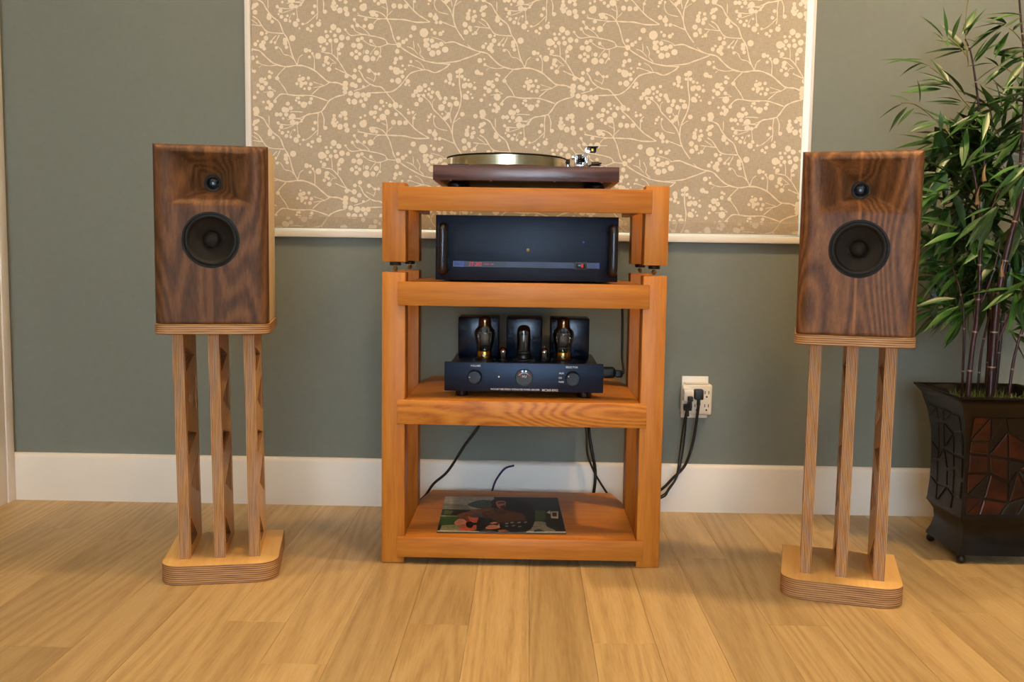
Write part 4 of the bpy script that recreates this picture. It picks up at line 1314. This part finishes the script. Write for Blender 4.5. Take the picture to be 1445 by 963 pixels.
# cords hanging behind the open shelves
cord('black cable slanting down to the left behind the two lowest shelves',
     [(-0.02, 2.57, 0.46), (-0.03, 2.63, 0.455), (-0.05, 2.695, 0.40), at(675, 602, 2.70), at(655, 630, 2.70), at(632, 665, 2.70), at(612, 683, 2.70), at(598, 702, 2.70), (-0.33, 2.695, 0.012), (-0.40, 2.68, 0.0045)], 0.0038, None, name='speaker_cable')
cord('dark blue cable rising behind the middle of the bottom shelf',
     [(-0.03, 2.69, 0.136), at(712, 662, 2.695), at(700, 678, 2.70), at(694, 694, 2.70), (-0.11, 2.70, 0.012), (-0.16, 2.702, 0.004)], 0.0028, None, 'bluecable', 'signal_cable')
cord('thicker of two black cables hanging behind the right of the bottom shelf',
     [(0.15, 2.57, 0.45), (0.16, 2.64, 0.448), (0.177, 2.695, 0.40), at(831, 602, 2.70), at(834, 630, 2.70), at(840, 665, 2.70), at(838, 694, 2.70), (0.19, 2.715, 0.02), (0.14, 2.715, 0.0045)], 0.0046, None, name='power_lead')
cord('thinner of two black cables hanging behind the right of the bottom shelf',
     [(0.10, 2.57, 0.46), (0.118, 2.64, 0.455), (0.150, 2.684, 0.40), at(826.5, 604, 2.684), at(829, 640, 2.684), at(838, 665, 2.684), at(848, 683, 2.684), at(858, 699, 2.684), (0.262, 2.683, 0.015), (0.30, 2.69, 0.004)], 0.0030, None, name='power_lead')
# mains lead of the valve amplifier
t = thing('mains_lead', 'black mains plug and lead behind the right end of the valve amplifier', 'cord', (0.235, 2.585, VZ))
b0 = Vector((0.235, 2.585, VZ))
bm = bmesh.new()
box(bm, 0.185 - b0.x, 0.2415 - b0.x, -0.014, 0.014, 0.012, 0.042, 0.007, seg=3)
box(bm, 0.2415 - b0.x, 0.262 - b0.x, -0.011, 0.011, 0.014, 0.033, 0.004, seg=2)
build('plug', bm, 'cable', t, 40)
tb('cable', [Vector(p) - b0 for p in ((0.2615, 2.585, 0.418), (0.2665, 2.60, 0.425), (0.2655, 2.635, 0.46), (0.2645, 2.638, 0.52), (0.263, 2.638, 0.58), (0.258, 2.640, 0.64))], 0.0036, 'cable', t, 10)

# ---------------------------------------------------------------- potted bamboo
PCX, PCY = 1.161, 2.392
pl = thing('bamboo_plant', 'tall artificial bamboo in a square dark bronze planter, right of the speakers', 'plant', (PCX, PCY, 0))
PROF = [(0.0985, 0.0215), (0.0975, 0.028), (0.0905, 0.045), (0.0850, 0.070), (0.0870, 0.092), (0.0975, 0.108), (0.1010, 0.113), (0.0995, 0.120), (0.0965, 0.165), (0.0960, 0.240), (0.0990, 0.300), (0.1080, 0.352), (0.1200, 0.392), (0.1320, 0.409), (0.1355, 0.4115), (0.1355, 0.4165), (0.1300, 0.4165)]


def half(z):
    for (h0, z0), (h1, z1) in zip(PROF, PROF[1:]):
        if z0 <= z <= z1:
            return h0 + (h1 - h0) * (z - z0) / max(1e-6, z1 - z0)
    return 0.1


bm = bmesh.new()
prev = None
inner = [(0.124, 0.410), (0.112, 0.385), (0.104, 0.362), (0.0, 0.362)]
for h, z in PROF + inner:
    if h == 0:
        bm.faces.new(prev)
        break
    ring = [bm.verts.new((sx * h, sy * h, z)) for sx, sy in ((-1, -1), (1, -1), (1, 1), (-1, 1))]
    if prev:
        for i in range(4):
            j = (i + 1) % 4
            bm.faces.new((prev[i], prev[j], ring[j], ring[i]))
    else:
        bm.faces.new(ring[::-1])
    prev = ring
pot = build('planter', bm, ['pot'], pl, 50)
rs = random.Random(12)
def shard(face, pts, th, mat):
    """raised plate on one side of the planter; pts are (across, height)"""
    bm = bmesh.new()
    def P(u, z, o):
        h = half(z) + o
        v_ = Vector((u, -h, z))
        return Matrix.Rotation(face * PI / 2, 3, 'Z') @ v_
    cx = sum(p[0] for p in pts) / len(pts)
    cz = sum(p[1] for p in pts) / len(pts)
    A = [bm.verts.new(P(u, z, 0.0002)) for u, z in pts]
    B = [bm.verts.new(P(u, z, th * 0.7)) for u, z in pts]
    Cc = [bm.verts.new(P(cx + (u - cx) * 0.9, cz + (z - cz) * 0.9, th)) for u, z in pts]
    n = len(pts)
    for a, b_ in ((A, B), (B, Cc)):
        for i in range(n):
            j = (i + 1) % n
            bm.faces.new((a[i], a[j], b_[j], b_[i]))
    bm.faces.new(Cc)
    return build('raised_shard', bm, mat, pot)


for face in (0, 3, 1):
    cols, rows = 4, 5
    G = {}
    for i in range(cols + 1):
        for j in range(rows + 1):
            edge = 0.004
            u = -0.090 + 0.180 * i / cols + (rs.uniform(-0.016, 0.016) if 0 < i < cols else 0)
            z = 0.122 + 0.245 * j / rows + (rs.uniform(-0.018, 0.018) if 0 < j < rows else 0)
            G[i, j] = (u, z)
    for i in range(cols):
        for j in range(rows):
            q = [G[i, j], G[i + 1, j], G[i + 1, j + 1], G[i, j + 1]]
            if rs.random() < 0.35:
                sets = [[q[0], q[1], q[2]], [q[0], q[2], q[3]]]
            else:
                sets = [q]
            for st in sets:
                cx = sum(p[0] for p in st) / len(st)
                cz = sum(p[1] for p in st) / len(st)
                sh = [(cx + (u - cx) * 0.86, cz + (z - cz) * 0.86) for u, z in st]
                if rs.random() < 0.84:
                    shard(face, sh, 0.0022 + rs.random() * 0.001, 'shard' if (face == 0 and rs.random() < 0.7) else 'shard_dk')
for sx in (-1, 1):
    for sy in (-1, 1):
        lat('ball_foot', [(0, 0.0003), (0.006, 0.0015), (0.0105, 0.006), (0.0115, 0.0115), (0.0095, 0.017), (0.0065, 0.0195), (0.0065, 0.0213)], (sx * 0.0885, sy * 0.0885, 0), 'pot_smooth', pot, 20)
bm = bmesh.new()
box(bm, -0.097, 0.097, -0.097, 0.097, 0.3625, 0.390)
build('soil', bm, plain('dark_soil', (44, 34, 24), rough=0.95, var=0.3, nscale=60, bump=0.5), pl)
bm = bmesh.new()
rg = random.Random(9)
for q in range(420):
    a, r = rg.uniform(0, 2 * PI), 0.093 * math.sqrt(rg.random())
    x, y = r * math.cos(a), r * math.sin(a)
    d = Vector((rg.uniform(-1, 1), rg.uniform(-1, 1), rg.uniform(0.3, 1.3))).normalized() * rg.uniform(0.015, 0.036)
    p = Vector((x, y, 0.389))
    sd = d.cross(Vector((0.3, 0.9, 0.1))).normalized() * 0.0011
    bm.faces.new([bm.verts.new(p - sd), bm.verts.new(p + sd), bm.verts.new(p + d)])
    sd = d.cross(Vector((0.9, -0.2, 0.3))).normalized() * 0.0011
    bm.faces.new([bm.verts.new(p - sd), bm.verts.new(p + sd), bm.verts.new(p + d)])
o = build('moss', bm, 'moss', pl)
o['kind'] = 'stuff'


def rel(p):
    return Vector(p) - Vector((PCX, PCY, 0))


def cane(pts, y, r0, r1, mat='cane', base=True, nodes=True, name='cane'):
    """pts: photo pixels at depth y (a single depth or one per point)"""
    ys = y if isinstance(y, (list, tuple)) else [y] * len(pts)
    P = [rel(at(a, b_, yy)) for (a, b_), yy in zip(pts, ys)]
    if base:
        P = [Vector((P[0].x, P[0].y, 0.374))] + P
    bm = bmesh.new()
    tube(bm, P, lambda t: r0 + (r1 - r0) * t, 10, 0)
    o = build(name, bm, mat, pl, 60)
    if nodes:
        S = spline(P, 8)
        acc = 0.0
        bm = bmesh.new()
        n = 0
        for i in range(1, len(S)):
            acc += (S[i] - S[i - 1]).length
            if acc > 0.075 + 0.03 * (i % 3):
                acc = 0
                t = i / (len(S) - 1)
                d = (S[i] - S[i - 1]).normalized()
                r = (r0 + (r1 - r0) * t)
                tube(bm, [S[i] - d * 0.0018, S[i], S[i] + d * 0.0018], r * 1.1, 10, 0, False)
                n += 1
        if n:
            build('cane_ring', bm, 'cane_node', o, 60)
        else:
            bm.free()
    return o


cane([(1366, 552), (1372, 493), (1378, 455), (1381.5, 412), (1383, 369), (1385, 331), (1380, 285), (1374, 242), (1364, 215)], [2.36] * 5 + [2.37] * 4, 0.0068, 0.0028)
cane([(1397, 550), (1402, 483), (1406.5, 431), (1414, 388), (1423, 347), (1438, 290), (1452, 220), (1460, 130)], 2.37, 0.0102, 0.0050)
cane([(1357.6, 550), (1360, 495), (1360, 447), (1354, 407), (1344, 378)], 2.40, 0.0034, 0.0022)
cane([(1380, 548), (1384, 502), (1391, 466), (1397, 440), (1400, 400)], 2.43, 0.0036, 0.0024)
cane([(1424.5, 552), (1429, 517), (1436, 486), (1448, 450), (1462, 400)], 2.37, 0.0040, 0.0028)
cane([(1392, 545), (1396, 470), (1392, 380), (1389, 300), (1388, 249), (1389, 205), (1383, 165), (1376, 110), (1370, 75), (1362, 55)], 2.46, 0.0052, 0.0018)
cane([(1405, 545), (1416, 440), (1430, 330), (1442, 200), (1446, 100), (1440, 20), (1436, -40)], 2.47, 0.0052, 0.0022)
cane([(1409, 481), (1421, 452), (1433, 424), (1446, 405)], 2.365, 0.0030, 0.0020, base=False)
cane([(1385, 428), (1394.6, 404), (1404, 376), (1412, 340)], 2.35, 0.0030, 0.0018, base=False)
cane([(1396, 303), (1404, 284), (1411, 264)], 2.36, 0.0030, 0.0020, base=False)
cane([(1367, 92), (1363, 60), (1363, 25), (1368, -12)], 2.46, 0.0016, 0.0011, 'twig', False, False, 'twig')
cane([(1365, 80), (1354, 66), (1346, 60), (1338, 54)], [2.46, 2.46, 2.45, 2.44], 0.0014, 0.001, 'twig', False, False, 'twig')
cane([(1369, 152), (1358, 140), (1345, 123), (1330, 108), (1313, 95)], [2.44, 2.44, 2.42, 2.40, 2.39], 0.0014, 0.001, 'twig', False, False, 'twig')
cane([(1345, 195), (1332, 180), (1316, 166), (1299, 152), (1286, 146), (1272, 145)], [2.40, 2.40, 2.39, 2.38, 2.37, 2.36], 0.0016, 0.001, 'twig', False, False, 'twig')
cane([(1446, 63), (1432, 46), (1424, 40)], 2.42, 0.0014, 0.001, 'twig', False, False, 'twig')
cane([(1440, 115), (1425, 100), (1410, 92)], 2.42, 0.0014, 0.001, 'twig', False, False, 'twig')
for px, py in ((1380, 283), (1414, 385), (1389, 250)):
    p = rel(at(px, py, 2.352))
    bm = bmesh.new()
    tube(bm, [p + Vector((0, 0, -0.010)), p + Vector((-.002, 0, 0.010)), p + Vector((0.002, 0, 0.032))], lambda t: 0.0052 * (1 - t) + 0.0007, 8)
    build('sheath', bm, 'sheath', pl, 60)


# leaves: four shared meshes, each leaf an object
def leaf_mesh(droop, fold=0.25, wmax=0.0098, L=0.115):
    bm = bmesh.new()
    n = 7
    prof = [0.10, 0.62, 0.94, 1.0, 0.86, 0.58, 0.26, 0.0]
    rows = []
    for i in range(n + 1):
        t = i / n
        x, z = L * t, -droop * L * t * t
        hw = wmax * prof[i]
        if i == n:
            rows.append([bm.verts.new((x, 0, z))])
        else:
            rows.append([bm.verts.new((x, -hw, z + hw * fold)), bm.verts.new((x, 0, z)), bm.verts.new((x, hw, z + hw * fold))])
    for a, b_ in zip(rows, rows[1:]):
        if len(b_) == 3:
            bm.faces.new((a[0], b_[0], b_[1], a[1]))
            bm.faces.new((a[1], b_[1], b_[2], a[2]))
        else:
            bm.faces.new((a[0], b_[0], a[1]))
            bm.faces.new((a[1], b_[0], a[2]))
    me = bpy.data.meshes.new('leaf')
    bm.to_mesh(me)
    bm.free()
    me.materials.append(M['leaf'])
    me.polygons.foreach_set('use_smooth', [True] * len(me.polygons))
    return me


LM = [leaf_mesh(0.02), leaf_mesh(0.16), leaf_mesh(0.32), leaf_mesh(0.10, 0.45, 0.0110)]
rl = random.Random(21)
LEAVES = []


def leaf_matrix(p, tip, width=1.0, roll=None):
    d = tip - p
    L = d.length
    x = d.normalized()
    up = Vector((rl.uniform(-0.5, 0.5), rl.uniform(-0.9, 0.1), 0.9)) if roll is None else roll
    y = up.cross(x)
    if y.length < 0.1:
        y = Vector((0, 1, 0)).cross(x)
    y.normalize()
    z = x.cross(y)
    s = L / 0.115
    Mx = Matrix((x, y, z)).transposed().to_4x4()
    return Matrix.Translation(p) @ Mx @ Matrix.Diagonal((s, max(0.55, min(1.25, s)) * width, s, 1))


def add_leaf(p, tip, mesh=None, width=1.0, roll=None):
    # keep clear of the wall and of the speaker beside the plant
    for q in (p, tip):
        q.y = min(q.y, 2.715 - PCY)
    LEAVES.append((leaf_matrix(p, tip, width, roll), rl.choice(LM) if mesh is None else LM[mesh]))


TOP = [  # base -> tip of the leaves one can make out against the wall (crop coordinates), depth
 (485,250,350,90,2.43),(490,282,415,190,2.42),(512,255,490,40,2.44),(552,272,592,72,2.45),(515,270,515,318,2.44),
 (615,236,730,25,2.46),(640,246,755,40,2.46),(620,216,765,105,2.45),(715,288,630,258,2.45),(690,425,770,245,2.46),(705,420,850,230,2.46),(700,395,890,262,2.46),(695,450,830,415,2.45),(640,455,720,430,2.45),(850,452,665,558,2.43),(890,470,740,558,2.43),
 (895,185,680,262,2.42),(925,186,740,135,2.42),(905,180,1018,108,2.42),(880,215,718,388,2.42),(932,218,820,388,2.42),(865,210,690,420,2.42),(1022,105,770,55,2.40),(1012,95,780,132,2.40),(960,212,1040,125,2.40),
 (1030,328,885,316,2.43),(1032,340,840,442,2.43),(1030,378,750,552,2.43),(1034,408,930,440,2.43),(1030,418,885,648,2.42),(1040,425,922,572,2.42),(860,450,770,372,2.44),(880,440,905,350,2.44),
 (400,452,75,350,2.39),(345,405,90,398,2.40),(352,424,185,500,2.39),(378,450,275,488,2.39),(632,648,480,434,2.42),(542,585,360,505,2.41),(548,602,340,568,2.41),(470,605,190,626,2.40),(610,690,450,635,2.41),(615,700,365,685,2.42),(600,718,448,690,2.42),
 (325,698,325,528,2.37),(258,690,135,620,2.36),(205,706,35,796,2.36),(242,726,105,892,2.36),(288,735,165,836,2.37),(382,788,275,755,2.38),(420,792,375,740,2.38),(392,822,265,848,2.38),(440,838,275,866,2.38),(472,892,468,750,2.39),(652,842,702,658,2.40),(345,952,480,870,2.39),(440,900,330,960,2.39)]
for bx0, by0, tx0, ty0, d in TOP:
    b_ = rel(at(1230 + bx0 / 4.814, by0 / 4.814, d))
    e_ = rel(at(1230 + tx0 / 4.814, ty0 / 4.814, d + rl.uniform(-0.04, 0.03)))
    add_leaf(b_, e_, rl.choice((0, 1, 3)))
SPR = [(1345,212,-1,.15),(1332,245,-1,.3),(1372,200,-.8,.1),(1398,186,-.5,-.5),(1428,212,.5,-.2),(1438,178,.2,-.6),(1350,262,-1,.35),(1382,252,-.6,.5),(1420,262,.6,.5),(1362,288,-1,.4),
       (1400,298,-.6,.7),(1440,292,.5,.5),(1346,322,-1,.25),(1372,332,.5,.8),(1340,352,-1,.5),(1396,342,-.5,.8),(1430,338,.4,.7),(1325,345,-1,.2),(1352,388,-1,.2),(1368,398,-.5,.7),(1345,372,-.9,.5),(1392,388,.6,.5),
       (1425,380,.4,.6),(1326,438,-1,.1),(1345,428,-.9,.5),(1356,446,-.8,.8),(1376,426,-.6,.6),(1440,405,-.5,.5),(1428,462,.9,.4),(1318,432,-1,-.1),(1386,418,.7,.3),(1360,232,.4,-.6),(1392,222,.5,-.6),(1415,160,-.4,-.6),(1430,135,-.7,.2),
       (1400,150,-.9,.2),(1350,185,-1,.1),(1330,200,-1,.5),(1390,160,-.6,.8),(1445,240,-.5,.7),(1410,240,-.6,.5),(1378,300,.6,.6),(1335,300,-1,.2),(1320,275,-1,.35)]
for px, py, dx, dz in SPR:
    d = rl.uniform(2.30, 2.54)
    if px < 1340:
        d = rl.uniform(2.38, 2.56)
    b_ = rel(at(px, py, d))
    for q in range(5):
        a = math.atan2(-dz, dx) + (q - 2) * 0.33 + rl.uniform(-0.14, 0.14)
        L = rl.uniform(0.072, 0.118)
        e_ = b_ + Vector((math.cos(a) * L, rl.uniform(-0.06, 0.05), math.sin(a) * L))
        st = b_ + Vector((rl.uniform(-0.012, 0.012), rl.uniform(-0.01, 0.01), rl.uniform(-0.012, 0.012)))
        add_leaf(st, e_)
nfull = min(300, len(LEAVES))
for mtx, me in LEAVES[:nfull]:
    o = bpy.data.objects.new('leaf', me)
    COL.objects.link(o)
    o.parent = pl
    o.matrix_local = mtx
# the rest of the crown, right of and behind the leaves one can pick out
bm = bmesh.new()
LEAVES2 = LEAVES[nfull:]
LEAVES = []
for q in range(130):
    px, py = (rl.uniform(1330, 1560), rl.uniform(20, 430)) if q < 44 else (rl.uniform(1316, 1450), rl.uniform(165, 425))
    d = rl.uniform(2.42, 2.62) if px < 1450 else rl.uniform(2.26, 2.60)
    b_ = rel(at(px, py, d))
    a0 = rl.uniform(0, 2 * PI)
    for w_ in range(4):
        a = a0 + (w_ - 1.5) * 0.4
        L = rl.uniform(0.085, 0.13)
        add_leaf(b_.copy(), b_ + Vector((math.cos(a) * L, rl.uniform(-0.06, 0.05), math.sin(a) * L * 0.8 - 0.02)))
for mtx, me in LEAVES2 + LEAVES:
    n0 = len(bm.verts)
    bm.from_mesh(me)
    bm.verts.ensure_lookup_table()
    for vv in bm.verts[n0:]:
        vv.co = mtx @ vv.co
me = bpy.data.meshes.new('foliage')
bm.to_mesh(me)
bm.free()
me.polygons.foreach_set('use_smooth', [True] * len(me.polygons))
o = link('foliage', me, pl, ['leaf'])
o['kind'] = 'stuff'
